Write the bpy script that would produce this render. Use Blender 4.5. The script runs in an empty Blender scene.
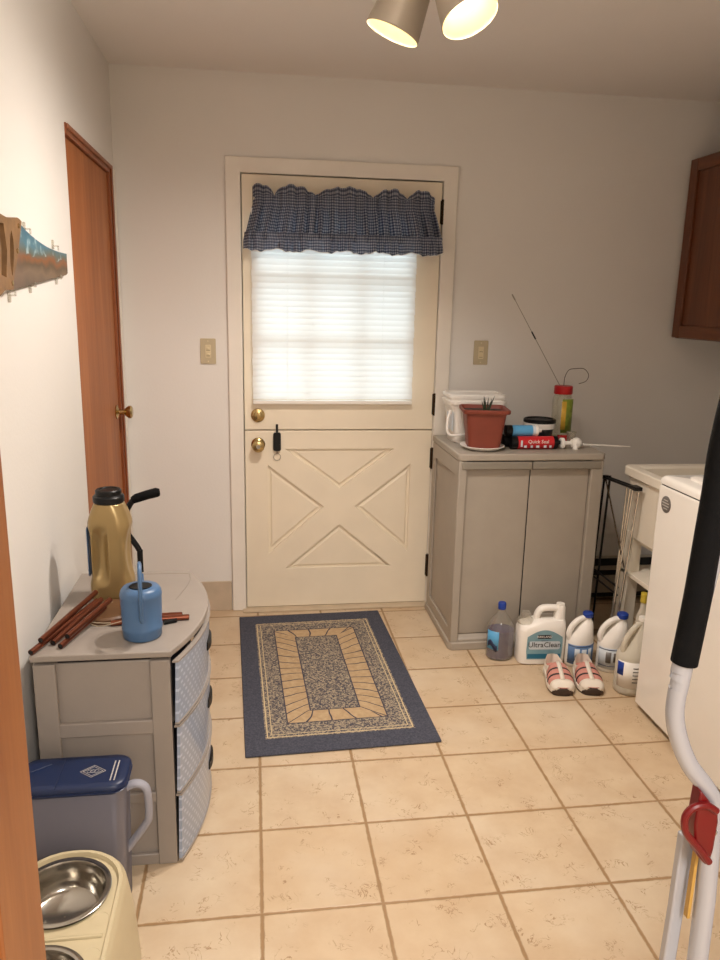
import bpy, bmesh, math, random
from mathutils import Vector, Matrix
from mathutils.geometry import tessellate_polygon
random.seed(7)
SC = bpy.context.scene
COL = SC.collection
PI = math.pi

# ------------------------------------------------------------------ camera
def cam_setup():
    yaw, pitch, roll, f = .1422, -.2308, .0216, 748.7
    fw = Vector((math.sin(yaw)*math.cos(pitch), math.cos(yaw)*math.cos(pitch), math.sin(pitch)))
    r = Vector((math.cos(yaw), -math.sin(yaw), 0)); u = r.cross(fw)
    r2 = r*math.cos(roll)+u*math.sin(roll); u2 = -r*math.sin(roll)+u*math.cos(roll)
    cd = bpy.data.cameras.new('camera'); co = bpy.data.objects.new('camera', cd); COL.objects.link(co)
    m = Matrix.Identity(4)
    for i in range(3):
        m[i][0] = r2[i]; m[i][1] = u2[i]; m[i][2] = -fw[i]
    m[0][3], m[1][3], m[2][3] = .0483, -3.5413, 1.4971
    co.matrix_world = m
    cd.sensor_fit = 'VERTICAL'; cd.sensor_height = 36; cd.sensor_width = 27
    cd.lens = f/960*36; cd.clip_start = .02; cd.clip_end = 100
    SC.camera = co
cam_setup()

# ------------------------------------------------------------------ world, lights, exposure
def hexc(h):
    h = h.lstrip('#'); v = [int(h[i:i+2], 16)/255 for i in (0, 2, 4)]
    return tuple((x/12.92 if x <= .04045 else ((x+.055)/1.055)**2.4) for x in v)+(1,)
SC.view_settings.view_transform = 'Standard'; SC.view_settings.look = 'None'
SC.view_settings.gamma = 1; SC.view_settings.use_curve_mapping = False
SC.view_settings.exposure = 0.80
wd = bpy.data.worlds.new('daylight'); SC.world = wd; wd.use_nodes = True
bg = wd.node_tree.nodes['Background']; bg.inputs[0].default_value = (.78, .92, 1, 1); bg.inputs[1].default_value = 2.45

def light(name, kind, loc, power, color, target=None, **kw):
    ld = bpy.data.lights.new(name, kind); ld.energy = power; ld.color = color
    for k, v in kw.items(): setattr(ld, k, v)
    o = bpy.data.objects.new(name, ld); COL.objects.link(o); o.location = loc
    if target is not None:
        o.rotation_euler = (Vector(target)-Vector(loc)).to_track_quat('-Z', 'Y').to_euler()
    return o
WARM = (1, .905, .82)
# fill light added over the unseen kitchen behind the camera
light('kitchen_fill', 'AREA', (.55, -4.7, 2.36), 44, (1, .96, .92), (.55, -4.7, 0), shape='DISK', size=.9)
LAMPS = [dict(c=(.421, -1.359, 2.200), d=(-.36, .11, -.92), e=39),
         dict(c=(.593, -1.507, 2.200), d=(.29, -.36, -.89), e=43),
         dict(c=(.60, -2.02, 2.25), d=(-.75, .15, .45), e=20, a=105)]  # last head is out of frame, added as fill for walls and ceiling
for L in LAMPS:
    c = Vector(L['c']); d = Vector(L['d']).normalized()
    light('spot_bulb', 'SPOT', c-d*.012, L['e'], WARM, c+d, spot_size=math.radians(L.get('a', 150)), spot_blend=.9, shadow_soft_size=.035)

# ------------------------------------------------------------------ node helpers and materials
class NT:
    def __init__(s, name):
        s.m = bpy.data.materials.new(name); s.m.use_nodes = True; s.t = s.m.node_tree; s.n = s.t.nodes; s.l = s.t.links
        s.b = s.n['Principled BSDF']; s.out = s.n['Material Output']
        s._tc = None
    def tc(s, which='Object'):
        if s._tc is None: s._tc = s.n.new('ShaderNodeTexCoord')
        return s._tc.outputs[which]
    def put(s, sock, v):
        if isinstance(v, (int, float)): sock.default_value = v
        elif isinstance(v, (tuple, list)):
            sock.default_value = v if len(v) == len(sock.default_value) else tuple(v)[:len(sock.default_value)]
        else: s.l.new(v, sock)
    def math(s, op, a, b=0.0, c=0.0):
        n = s.n.new('ShaderNodeMath'); n.operation = op
        s.put(n.inputs[0], a); s.put(n.inputs[1], b)
        if op in ('MULTIPLY_ADD', 'COMPARE', 'SMOOTH_MIN', 'SMOOTH_MAX'): s.put(n.inputs[2], c)
        return n.outputs[0]
    def sep(s, v):
        n = s.n.new('ShaderNodeSeparateXYZ'); s.put(n.inputs[0], v); return n.outputs
    def comb(s, x=0., y=0., z=0.):
        n = s.n.new('ShaderNodeCombineXYZ')
        for i, v in enumerate((x, y, z)): s.put(n.inputs[i], v)
        return n.outputs[0]
    def mapv(s, v, scale=(1, 1, 1), loc=(0, 0, 0), rot=(0, 0, 0)):
        n = s.n.new('ShaderNodeMapping'); s.put(n.inputs[0], v)
        n.inputs['Scale'].default_value = scale; n.inputs['Location'].default_value = loc; n.inputs['Rotation'].default_value = rot
        return n.outputs[0]
    def noise(s, v, scale=5, detail=4, rough=.5, dist=0.):
        n = s.n.new('ShaderNodeTexNoise'); s.put(n.inputs['Vector'], v)
        n.inputs['Scale'].default_value = scale; n.inputs['Detail'].default_value = detail
        n.inputs['Roughness'].default_value = rough; n.inputs['Distortion'].default_value = dist
        return n.outputs[0]
    def white(s, v):
        n = s.n.new('ShaderNodeTexWhiteNoise'); n.noise_dimensions = '3D'; s.put(n.inputs['Vector'], v); return n.outputs[0]
    def voro(s, v, scale=5, feature='F1'):
        n = s.n.new('ShaderNodeTexVoronoi'); n.feature = feature; s.put(n.inputs['Vector'], v); n.inputs['Scale'].default_value = scale
        return n.outputs[0]
    def ramp(s, f, pts, interp='LINEAR'):
        n = s.n.new('ShaderNodeValToRGB'); s.put(n.inputs[0], f); cr = n.color_ramp; cr.interpolation = interp
        while len(cr.elements) < len(pts): cr.elements.new(.5)
        for e, (p, c) in zip(cr.elements, pts):
            e.position = p; e.color = hexc(c) if isinstance(c, str) else ((c, c, c, 1) if isinstance(c, (int, float)) else c)
        return n.outputs[0]
    def mix(s, f, a, b, mode='MIX'):
        n = s.n.new('ShaderNodeMix'); n.data_type = 'RGBA'; n.blend_type = mode
        s.put(n.inputs[0], f)
        s.put(n.inputs[6], hexc(a) if isinstance(a, str) else a); s.put(n.inputs[7], hexc(b) if isinstance(b, str) else b)
        return n.outputs[2]
    def bump(s, h, strength=.3, dist=.01):
        n = s.n.new('ShaderNodeBump'); n.inputs['Strength'].default_value = strength; n.inputs['Distance'].default_value = dist
        s.put(n.inputs['Height'], h); s.l.new(n.outputs[0], s.b.inputs['Normal'])
    def set(s, **k):
        names = dict(color='Base Color', rough='Roughness', metal='Metallic', trans='Transmission Weight', ior='IOR', alpha='Alpha',
                     coat='Coat Weight', spec='Specular IOR Level', emit='Emission Color', estr='Emission Strength', sheen='Sheen Weight')
        for a, v in k.items(): s.put(s.b.inputs[names[a]], hexc(v) if isinstance(v, str) else v)
        return s
M = {}
def plain(name, color, rough=.5, metal=0., var=.06, scale=12, bump=.0, bscale=60, **k):
    n = NT(name); c = hexc(color)
    nz = n.noise(n.tc(), scale, 3)
    lo = tuple(max(0, x*(1-var)) for x in c[:3])+(1,); hi = tuple(min(1, x*(1+var)) for x in c[:3])+(1,)
    n.set(color=n.ramp(nz, [(.3, lo), (.7, hi)]), rough=rough, metal=metal, **k)
    if bump: n.bump(n.noise(n.tc(), bscale, 3), bump, .004)
    M[name] = n.m; return n.m
def wood(name, c1, c2, c3, axis='z', rough=.35, sc=1.0, coat=.05):
    n = NT(name); s = {'x': (.6, 9, 9), 'y': (9, .6, 9), 'z': (9, 9, .6)}[axis]
    v = n.mapv(n.tc(), tuple(q*sc for q in s))
    w = n.noise(v, 1.4, 6, .6, .8)
    fine = n.noise(n.mapv(n.tc(), tuple(q*sc*7 for q in s)), 1.6, 3, .6)
    f = n.math('ADD', n.math('MULTIPLY', w, .75), n.math('MULTIPLY', fine, .25))
    n.set(color=n.ramp(f, [(.34, c1), (.5, c2), (.66, c3)]), rough=rough, coat=coat)
    n.bump(fine, .08, .002); M[name] = n.m
plain('wall_paint', '#e8e4de', .75, var=.015, scale=2, bump=.12, bscale=90)
plain('ceiling_paint', '#ece7e2', .85, var=.015, scale=2, bump=.15, bscale=60)
plain('white_trim', '#eee7dc', .42, var=.03, scale=6)
plain('door_paint', '#efe2cb', .40, var=.03, scale=5, bump=.03, bscale=30)
wood('stained_door', '#8f4f1c', '#a05b25', '#ae6831', 'z', .55)
wood('stained_casing', '#7a3c1c', '#8b4a26', '#9c5a32', 'z', .42)
wood('honey_wood', '#92552a', '#a26434', '#b27644', 'z', .42)
wood('cabinet_wood', '#532910', '#643418', '#764324', 'z', .4)
wood('cabinet_wood_cross', '#532910', '#643418', '#764324', 'y', .4)
plain('taupe_plastic', '#a59b8e', .45, var=.03, bump=.06, bscale=220)
plain('taupe_dark', '#8b8478', .45, var=.03, bump=.05, bscale=220)
plain('cart_plastic', '#998f86', .42, var=.03, bump=.05, bscale=200)
plain('black_plastic', '#0c0c0e', .38, var=.1, spec=.3)
plain('dark_gap', '#0c0b0a', .8, var=.1)
plain('black_foam', '#0b0b0c', .85, var=.15, bump=.3, bscale=400, spec=.2)
plain('brass', '#bda573', .25, 1.0, var=.08)
plain('dark_hinge', '#3a2c1c', .4, .8)
plain('chrome', '#c8c8c8', .16, 1.0, var=.02)
plain('steel_bowl', '#b9b4ab', .17, 1.0, var=.04)
plain('brushed_steel', '#a19a90', .35, 1.0, var=.03)
plain('lamp_metal', '#b8ad9d', .42, .3, var=.03)
plain('gold_plastic', '#a58c5e', .30, .5, var=.04)
plain('cream_plastic', '#cabb98', .40, var=.03)
plain('beige_plate', '#c2b393', .4, var=.02)
plain('beige_toggle', '#dccda8', .35, var=.02)
plain('navy_plastic', '#132448', .38, var=.06)
plain('blue_can', '#4a6b91', .38, var=.05)
plain('white_plastic', '#f1ece4', .35, var=.02)
plain('white_enamel', '#efe9e0', .22, var=.01, coat=.4)
plain('tub_plastic', '#e9e0cf', .40, var=.02)
plain('gray_badge', '#6f6a66', .4, .3, var=.05)
plain('badge_print', '#c9c4bc', .4, var=.02)
plain('blue_cap', '#123a97', .35, var=.05)
plain('blue_label', '#5b7ba6', .4, var=.08)
plain('pale_label', '#cfd6dc', .45, var=.06)
plain('label_line', '#47536d', .5, var=.05)
plain('teal_label', '#7fa3ae', .4, var=.10, scale=30)
plain('dark_teal', '#276f8c', .4, var=.08)
plain('sign_black', '#16171b', .4, var=.05)
plain('terracotta', '#7d3828', .5, var=.08)
plain('soil', '#2f2117', .95, var=.3, scale=80, bump=.6, bscale=150)
plain('leaf_dark', '#29371f', .5, var=.2)
plain('red_plastic', '#b01217', .35, var=.05)
plain('red_caulk', '#c3222a', .35, var=.05)
plain('sky_caulk', '#5aa3d2', .35, var=.05)
plain('purple_dark', '#2c2440', .4, var=.1)
plain('yellow_cap', '#c9b23a', .4, var=.05)
plain('copper_tube', '#7a4430', .28, .75, var=.1)
plain('cord', '#b6a48a', .8)
plain('chime_wood', '#5f4128', .5, var=.15)
plain('white_paint_tube', '#b9b9be', .20, .15, var=.02)
plain('red_latch', '#72090d', .32, var=.05)
plain('wood_sliver', '#c59a4d', .5)
plain('shoe_white', '#e6dccd', .6, var=.04)
plain('shoe_pink', '#c98a7d', .75, var=.10, scale=60)
plain('shoe_black', '#2a2524', .7)
plain('shoe_sole', '#3d2d22', .7)
plain('tan_saw_wood', '#86643f', .5, var=.25, scale=25)
plain('heater_paint', '#a89e8e', .5)
plain('skirt_tile', '#c3b19a', .5, var=.08, scale=14)
plain('stone_sill', '#c6b398', .5, var=.08, scale=14)
plain('rod_white', '#e8e4dc', .4)
plain('outdoor_ground', '#9a9a96', .9)

def glass(name, tint=(1, 1, 1, 1), refl=.10, rough=.02, haze=0., hazec='#ffffff'):
    n = NT(name); n.n.remove(n.b)
    tr = n.n.new('ShaderNodeBsdfTransparent'); tr.inputs[0].default_value = tint
    gl = n.n.new('ShaderNodeBsdfGlossy'); gl.inputs['Roughness'].default_value = rough
    lw = n.n.new('ShaderNodeLayerWeight'); lw.inputs[0].default_value = .35
    f = n.math('MINIMUM', n.math('ADD', n.math('MULTIPLY', lw.outputs['Facing'], .5), refl), .9)
    mx = n.n.new('ShaderNodeMixShader'); n.l.new(f, mx.inputs[0]); n.l.new(tr.outputs[0], mx.inputs[1]); n.l.new(gl.outputs[0], mx.inputs[2])
    o = mx.outputs[0]
    if haze:
        df = n.n.new('ShaderNodeBsdfDiffuse'); df.inputs[0].default_value = hexc(hazec)
        m2 = n.n.new('ShaderNodeMixShader'); m2.inputs[0].default_value = haze
        n.l.new(o, m2.inputs[1]); n.l.new(df.outputs[0], m2.inputs[2]); o = m2.outputs[0]
    n.l.new(o, n.out.inputs[0]); M[name] = n.m
glass('window_glass', (.97, .99, 1, 1), .04)
glass('clear_plastic', (.93, .92, .88, 1), .06, .08, .12, '#e8e0d2')
glass('purple_liquid', (.12, .09, .30, 1), .06, .05, .65, '#3a3270')
glass('smoky_plastic', (.62, .60, .64, 1), .06, .22, .62, '#85828c')
glass('milky_plastic', (.85, .82, .74, 1), .05, .25, .72, '#e2dac8')
glass('clear_jar', (.95, .95, .88, 1), .07, .05, .06, '#cfcdb8')

glass('frosted_plastic', (.8, .8, .82, 1), .06, .2, .78, '#aaa9b2')
def translucent(name, color, frac=.5, rough=.5):
    n = NT(name); n.n.remove(n.b)
    a = n.n.new('ShaderNodeBsdfDiffuse'); a.inputs[0].default_value = hexc(color)
    b = n.n.new('ShaderNodeBsdfTranslucent'); b.inputs[0].default_value = hexc(color)
    mx = n.n.new('ShaderNodeMixShader'); mx.inputs[0].default_value = frac
    n.l.new(a.outputs[0], mx.inputs[1]); n.l.new(b.outputs[0], mx.inputs[2]); n.l.new(mx.outputs[0], n.out.inputs[0]); M[name] = n.m
translucent('blind_vinyl', '#f6f4f0', .34)

def m_bulb():
    n = NT('bulb_glow'); n.set(color=(1, .9, .7, 1), emit=(1, .86, .55, 1), estr=2.2); M['bulb_glow'] = n.m
    n = NT('reflector'); n.set(color='#fff2cf', rough=.35, emit=(1, .82, .42, 1), estr=.12); M['reflector'] = n.m
m_bulb()

TX, TY, TT = -.257, -1.328, .309
def m_floor():
    n = NT('floor_tile'); p = n.tc(); x, y, z = n.sep(p)
    u = n.math('DIVIDE', n.math('SUBTRACT', x, TX), TT); v = n.math('DIVIDE', n.math('SUBTRACT', y, TY), TT)
    wob = n.math('MULTIPLY', n.math('SUBTRACT', n.noise(p, 40, 3), .5), .018)
    def edge(q):
        fr = n.math('FRACT', q); return n.math('ADD', n.math('MINIMUM', fr, n.math('SUBTRACT', 1, fr)), wob)
    e = n.math('MINIMUM', edge(u), edge(v))
    g = n.ramp(e, [(.010, 1.), (.020, 0.)])
    cell = n.white(n.comb(n.math('FLOOR', u), n.math('FLOOR', v), 0))
    tone = n.noise(p, 9, 5, .6)
    base = n.mix(n.ramp(tone, [(.3, 0.), (.7, 1.)]), '#c2a788', '#d0ba9b')
    base = n.mix(n.math('MULTIPLY', cell, .35), base, '#c4a57f')
    big = n.noise(p, 3.2, 3)
    base = n.mix(n.ramp(big, [(.45, 0.), (.75, .45)]), base, '#d9cbb4')
    # small worm-like pits in the tile face
    d = n.noise(p, 24, 3, .6, 1.2)
    vein = n.math('ABSOLUTE', n.math('SUBTRACT', d, .5))
    vm = n.ramp(vein, [(.006, 1.), (.018, 0.)])
    patch = n.ramp(n.noise(p, 14, 2), [(.54, 0.), (.62, 1.)])
    pit = n.math('MULTIPLY', n.math('MULTIPLY', vm, patch), .75)
    base = n.mix(pit, base, '#8f6a42')
    col = n.mix(g, base, '#9c7c57')
    n.set(color=col, rough=n.ramp(tone, [(.3, .34), (.7, .46)]), spec=.45)
    h = n.math('SUBTRACT', n.math('SUBTRACT', 1, g), n.math('MULTIPLY', pit, .25))
    n.bump(n.math('ADD', h, n.math('MULTIPLY', tone, .25)), .45, .003)
    M['floor_tile'] = n.m
m_floor()

def m_gingham():
    n = NT('gingham'); uv = n.tc('UV'); u, v, _ = n.sep(uv); P = .0125
    a = n.math('LESS_THAN', n.math('FRACT', n.math('DIVIDE', u, P)), .5)
    b = n.math('LESS_THAN', n.math('FRACT', n.math('DIVIDE', v, P)), .5)
    s = n.math('MULTIPLY', n.math('ADD', a, b), .5)
    col = n.ramp(s, [(0., '#b4b8c2'), (.45, '#787f92'), (.95, '#4b5267')])
    n.n.remove(n.b)
    df = n.n.new('ShaderNodeBsdfDiffuse'); n.l.new(col, df.inputs[0])
    tl = n.n.new('ShaderNodeBsdfTranslucent'); n.l.new(col, tl.inputs[0])
    mx = n.n.new('ShaderNodeMixShader'); mx.inputs[0].default_value = .3
    n.l.new(df.outputs[0], mx.inputs[1]); n.l.new(tl.outputs[0], mx.inputs[2]); n.l.new(mx.outputs[0], n.out.inputs[0])
    M['gingham'] = n.m
m_gingham()

def m_rug():
    n = NT('rug_weave'); p = n.tc(); x, y, z = n.sep(p)
    ax, ay = n.math('ABSOLUTE', x), n.math('ABSOLUTE', y)
    def rect(hx, hy): return n.math('MULTIPLY', n.math('LESS_THAN', ax, hx), n.math('LESS_THAN', ay, hy))
    def ringline(hx, hy, w): return n.math('SUBTRACT', rect(hx+w, hy+w), rect(hx-w, hy-w))
    sp = n.noise(p, 150, 2, .7)
    navy = n.mix(n.ramp(sp, [(.35, 0.), (.65, 1.)]), '#43444e', '#565761')
    wv = n.noise(n.mapv(p, (1, 1, 1)), 150, 1.5, .6, .6)
    mott = n.ramp(wv, [(.42, '#4e4c53'), (.50, '#7a7069'), (.58, '#aa9b83')])
    tan = n.mix(n.ramp(n.noise(p, 60, 3), [(.3, 0.), (.7, 1.)]), '#b09470', '#c2a783')
    # slanting joints radiating in the tan frame
    side = n.math('GREATER_THAN', n.math('MULTIPLY', ax, 1.0), n.math('SUBTRACT', ay, .222))
    jit = n.math('MULTIPLY', n.noise(p, 6, 2), .06)
    fs = n.math('DIVIDE', n.math('MULTIPLY', n.math('ADD', y, jit), .42), n.math('ADD', n.math('MULTIPLY', ax, .9), .26))
    ls = n.math('LESS_THAN', n.math('FRACT', n.math('DIVIDE', fs, .060)), .10)
    fe = n.math('DIVIDE', n.math('MULTIPLY', n.math('ADD', x, jit), .42), n.math('ADD', n.math('MULTIPLY', n.math('SUBTRACT', ay, .22), 2.2), .15))
    le = n.math('LESS_THAN', n.math('FRACT', n.math('DIVIDE', fe, .075)), .08)
    lines = n.mix(side, n.comb(le, le, le), n.comb(ls, ls, ls))
    tan = n.mix(lines, tan, '#4b4750')
    c = n.mix(rect(.270, .488), navy, mott)
    c = n.mix(ringline(.262, .480, .0022), c, '#cdb993')
    c = n.mix(ringline(.246, .464, .0016), c, '#cdb993')
    c = n.mix(rect(.186, .398), c, tan)
    c = n.mix(ringline(.186, .398, .0025), c, '#4b4750')
    c = n.mix(rect(.092, .316), c, mott)
    c = n.mix(ringline(.094, .318, .0025), c, '#4b4750')
    n.set(color=c, rough=.95, spec=.1); n.bump(n.noise(p, 260, 2), .5, .004); M['rug_weave'] = n.m
m_rug()

def m_painted_saw():
    n = NT('painted_blade'); p = n.tc(); x, y, z = n.sep(p)     # blade local: y along the blade, z up
    zz = n.math('ADD', z, n.math('MULTIPLY', n.math('SUBTRACT', n.noise(p, 14, 4), .5), .05))
    col = n.ramp(n.math('DIVIDE', zz, .17), [(0., '#4e4134'), (.28, '#7c6650'), (.40, '#5a4a34'), (.50, '#8a5428'), (.60, '#5d685e'), (.72, '#4d7d8f'), (1., '#2b5f78')])
    cloud = n.ramp(n.noise(p, 26, 3), [(.54, 0.), (.66, 1.)])
    sky = n.math('GREATER_THAN', zz, .095)
    col = n.mix(n.math('MULTIPLY', n.math('MULTIPLY', cloud, sky), .6), col, '#bcd6dd')
    rust = n.ramp(y, [(.02, 1.), (.16, 0.)])
    col = n.mix(n.math('MULTIPLY', rust, .6), col, '#7d6457')
    n.set(color=col, rough=.45, metal=.1); M['painted_blade'] = n.m
m_painted_saw()

def m_drawer():
    n = NT('drawer_front'); p = n.tc(); x, y, z = n.sep(p)
    a = n.math('FRACT', n.math('DIVIDE', n.math('ADD', y, n.math('MULTIPLY', n.math('FLOOR', n.math('DIVIDE', z, .016)), .012)), .024))
    b = n.math('FRACT', n.math('DIVIDE', z, .016))
    d = n.math('MULTIPLY', n.math('LESS_THAN', a, .45), n.math('LESS_THAN', b, .45))
    zl = n.math('FRACT', n.math('DIVIDE', n.math('ADD', z, .0), .2))
    col = n.mix(d, '#9aa6bb', '#bcc6d8')
    n.set(color=col, rough=.28, coat=.3); n.bump(d, .5, .002)
    M['drawer_front'] = n.m
m_drawer()

# ------------------------------------------------------------------ mesh building
class MB:
    def __init__(s, off=(0, 0, 0)): s.v = []; s.f = []; s.mi = []; s.uv = None; s.cur = 0; s.off = Vector(off); s.X = None
    def add(s, vs, fs, mi=None):
        b = len(s.v)
        for q in vs:
            q = Vector(q)
            if s.X is not None: q = s.X @ q
            s.v.append(q)
        for f in fs: s.f.append([b+i for i in f]); s.mi.append(s.cur if mi is None else mi)
        return s
    def box(s, x0, x1, y0, y1, z0, z1, mi=None):
        x0, x1 = min(x0, x1), max(x0, x1); y0, y1 = min(y0, y1), max(y0, y1); z0, z1 = min(z0, z1), max(z0, z1)
        return s.add([(x0,y0,z0),(x1,y0,z0),(x1,y1,z0),(x0,y1,z0),(x0,y0,z1),(x1,y0,z1),(x1,y1,z1),(x0,y1,z1)],
              [(0,3,2,1),(4,5,6,7),(0,1,5,4),(1,2,6,5),(2,3,7,6),(3,0,4,7)], mi)
    def rings(s, rs, closed=True, cap0=True, cap1=True, mi=None, loop=False):
        n = len(rs[0]); vs = [p for r in rs for p in r]; fs = []
        m = len(rs); rng = range(m if loop else m-1)
        for i in rng:
            j = (i+1) % m
            for k in range(n if closed else n-1):
                k2 = (k+1) % n; fs.append((i*n+k, i*n+k2, j*n+k2, j*n+k))
        if not loop and cap0: fs.append(tuple(reversed(range(n))))
        if not loop and cap1: fs.append(tuple((m-1)*n+k for k in range(n)))
        return s.add(vs, fs, mi)
    def tube(s, path, r, n=10, mi=None, loop=False, flat=1.0, up=None):
        P = [Vector(q) for q in path]; m = len(P); R = r if isinstance(r, (list, tuple)) else [r]*m
        rs = []; prev = Vector(up) if up else None
        for i in range(m):
            if loop: t = P[(i+1) % m]-P[i-1]
            else: t = (P[min(i+1, m-1)]-P[max(i-1, 0)])
            t.normalize()
            if prev is None: prev = Vector((0, 0, 1)) if abs(t.z) < .9 else Vector((1, 0, 0))
            a = prev-t*prev.dot(t)
            if a.length < 1e-4: a = t.orthogonal()
            a.normalize(); b = t.cross(a); prev = a
            rs.append([P[i]+a*(R[i]*math.cos(2*PI*k/n))+b*(R[i]*flat*math.sin(2*PI*k/n)) for k in range(n)])
        return s.rings(rs, mi=mi, loop=loop)
    def cyl(s, p0, p1, r0, r1=None, n=20, mi=None):
        return s.tube([p0, p1], [r0, r0 if r1 is None else r1], n, mi)
    def lathe(s, prof, c=(0, 0, 0), n=32, mi=None, axis=(0, 0, 1), cap0=True, cap1=True):
        ax = Vector(axis).normalized(); a = ax.orthogonal().normalized(); b = ax.cross(a); c = Vector(c)
        if abs(ax.z) > .99: a = Vector((1, 0, 0)); b = Vector((0, 1, 0))*(1 if ax.z > 0 else -1)
        rs = [[c+ax*h+a*(r*math.cos(2*PI*k/n))+b*(r*math.sin(2*PI*k/n)) for k in range(n)] for r, h in prof]
        return s.rings(rs, cap0=cap0, cap1=cap1, mi=mi)
    def prism(s, loops, d0, d1, axis='z', mi=None):
        # loops: outer + holes, 2-D; axis = extrusion axis
        if isinstance(loops[0][0], (int, float)): loops = [loops]
        def P(u, v, d):
            return {'z': (u, v, d), 'y': (u, d, v), 'x': (d, u, v)}[axis]
        flat = [q for l in loops for q in l]
        tr = tessellate_polygon([[Vector((q[0], q[1], 0)) for q in l] for l in loops])
        n = len(flat); vs = [P(q[0], q[1], d0) for q in flat]+[P(q[0], q[1], d1) for q in flat]; fs = []
        for t in tr: fs.append(tuple(t)); fs.append(tuple(n+i for i in reversed(t)))
        b = 0
        for l in loops:
            for i in range(len(l)):
                j = (i+1) % len(l); fs.append((b+i, b+j, n+b+j, n+b+i))
            b += len(l)
        return s.add(vs, fs, mi)
    def build(s, name, mats, parent=None, smooth=35, bevel=0., seg=2, sub=0, recalc=True, solid=0.):
        me = bpy.data.meshes.new(name)
        me.from_pydata([tuple(v-s.off) for v in s.v], [], s.f)
        mats = mats if isinstance(mats, (list, tuple)) else [mats]
        for m in mats: me.materials.append(M[m] if isinstance(m, str) else m)
        for p, i in zip(me.polygons, s.mi): p.material_index = i
        if s.uv:
            ul = me.uv_layers.new(name='UVMap')
            for lp in me.loops: ul.data[lp.index].uv = s.uv[lp.vertex_index]
        bm = bmesh.new(); bm.from_mesh(me)
        bmesh.ops.remove_doubles(bm, verts=bm.verts, dist=1e-6)
        if recalc: bmesh.ops.recalc_face_normals(bm, faces=bm.faces)
        bm.to_mesh(me); bm.free()
        me.update()
        if smooth:
            me.shade_smooth(); me.set_sharp_from_angle(angle=math.radians(smooth))
        o = bpy.data.objects.new(name, me); COL.objects.link(o)
        if parent: o.parent = parent
        if solid:
            m = o.modifiers.new('solid', 'SOLIDIFY'); m.thickness = solid; m.offset = 0
        if bevel:
            m = o.modifiers.new('bevel', 'BEVEL'); m.width = bevel; m.segments = seg; m.limit_method = 'ANGLE'; m.angle_limit = math.radians(40); m.harden_normals = False
        if sub:
            m = o.modifiers.new('sub', 'SUBSURF'); m.levels = sub; m.render_levels = sub
        return o
def tag(o, label=None, cat=None, group=None, kind=None):
    if label: o['label'] = label
    if cat: o['category'] = cat
    if group: o['group'] = group
    if kind: o['kind'] = kind
    return o
def thing(name, label, cat, loc=(0, 0, 0), rotz=0, group=None):
    o = bpy.data.objects.new(name, None); COL.objects.link(o); o.location = loc; o.rotation_euler = (0, 0, rotz)
    o.empty_display_size = .05
    return tag(o, label, cat, group)
def struct(o, label=None): 
    o['kind'] = 'structure'
    if label: o['label'] = label; 
    return o
def rrect(w, h, r, n=5, cx=0, cy=0, z=None):
    r = min(r, w/2-1e-4, h/2-1e-4); out = []
    for (sx, sy, a0) in ((1, 1, 0), (-1, 1, PI/2), (-1, -1, PI), (1, -1, 1.5*PI)):
        for k in range(n):
            a = a0+PI/2*k/(n-1); q = (cx+sx*(w/2-r)+r*math.cos(a), cy+sy*(h/2-r)+r*math.sin(a))
            out.append(q if z is None else (q[0], q[1], z))
    return out
def dense(loop, n):
    P = [Vector(q) for q in loop]; P.append(P[0]); L = [0]
    for a, b in zip(P, P[1:]): L.append(L[-1]+(b-a).length)
    out = []; j = 0
    for k in range(n):
        d = L[-1]*k/n
        while L[j+1] < d: j += 1
        t = (d-L[j])/max(L[j+1]-L[j], 1e-9); q = P[j].lerp(P[j+1], t); out.append(tuple(q))
    return out
def rect(x0, x1, y0, y1): return [(x0, y0), (x1, y0), (x1, y1), (x0, y1)]
def circ(r, n=24, cx=0, cy=0, z=None, e=1): 
    return [(cx+r*math.cos(2*PI*k/n), cy+r*e*math.sin(2*PI*k/n)) + (() if z is None else (z,)) for k in range(n)]
def letters(name, body, size, loc, rot, mat, parent, ext=.0006, align='CENTER'):
    cu = bpy.data.curves.new(name, 'FONT'); cu.body = body; cu.size = size; cu.extrude = ext; cu.align_x = align; cu.align_y = 'CENTER'; cu.resolution_u = 2
    tmp = bpy.data.objects.new(name+'_tmp', cu); COL.objects.link(tmp)
    bpy.context.view_layer.update()
    me = bpy.data.meshes.new_from_object(tmp.evaluated_get(bpy.context.evaluated_depsgraph_get()))
    bpy.data.objects.remove(tmp); bpy.data.curves.remove(cu)
    me.materials.clear(); me.materials.append(M[mat]); me.name = name
    o = bpy.data.objects.new(name, me); COL.objects.link(o); o.location = loc; o.rotation_euler = rot; o.parent = parent
    return o
def arc(c, r, a0, a1, n, plane='xz', d=0):
    out = []
    for k in range(n+1):
        a = a0+(a1-a0)*k/n; u = c[0]+r*math.cos(a); v = c[1]+r*math.sin(a)
        out.append({'xz': (u, d, v), 'yz': (d, u, v), 'xy': (u, v, d)}[plane])
    return out
def smooth_path(pts, n=6):
    P = [Vector(p) for p in pts]; out = []
    for i in range(len(P)-1):
        p0 = P[max(i-1, 0)]; p1 = P[i]; p2 = P[i+1]; p3 = P[min(i+2, len(P)-1)]
        for k in range(n):
            t = k/n
            out.append(.5*((2*p1)+(-p0+p2)*t+(2*p0-5*p1+4*p2-p3)*t*t+(-p0+3*p1-3*p2+p3)*t**3))
    out.append(P[-1]); return out

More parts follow.
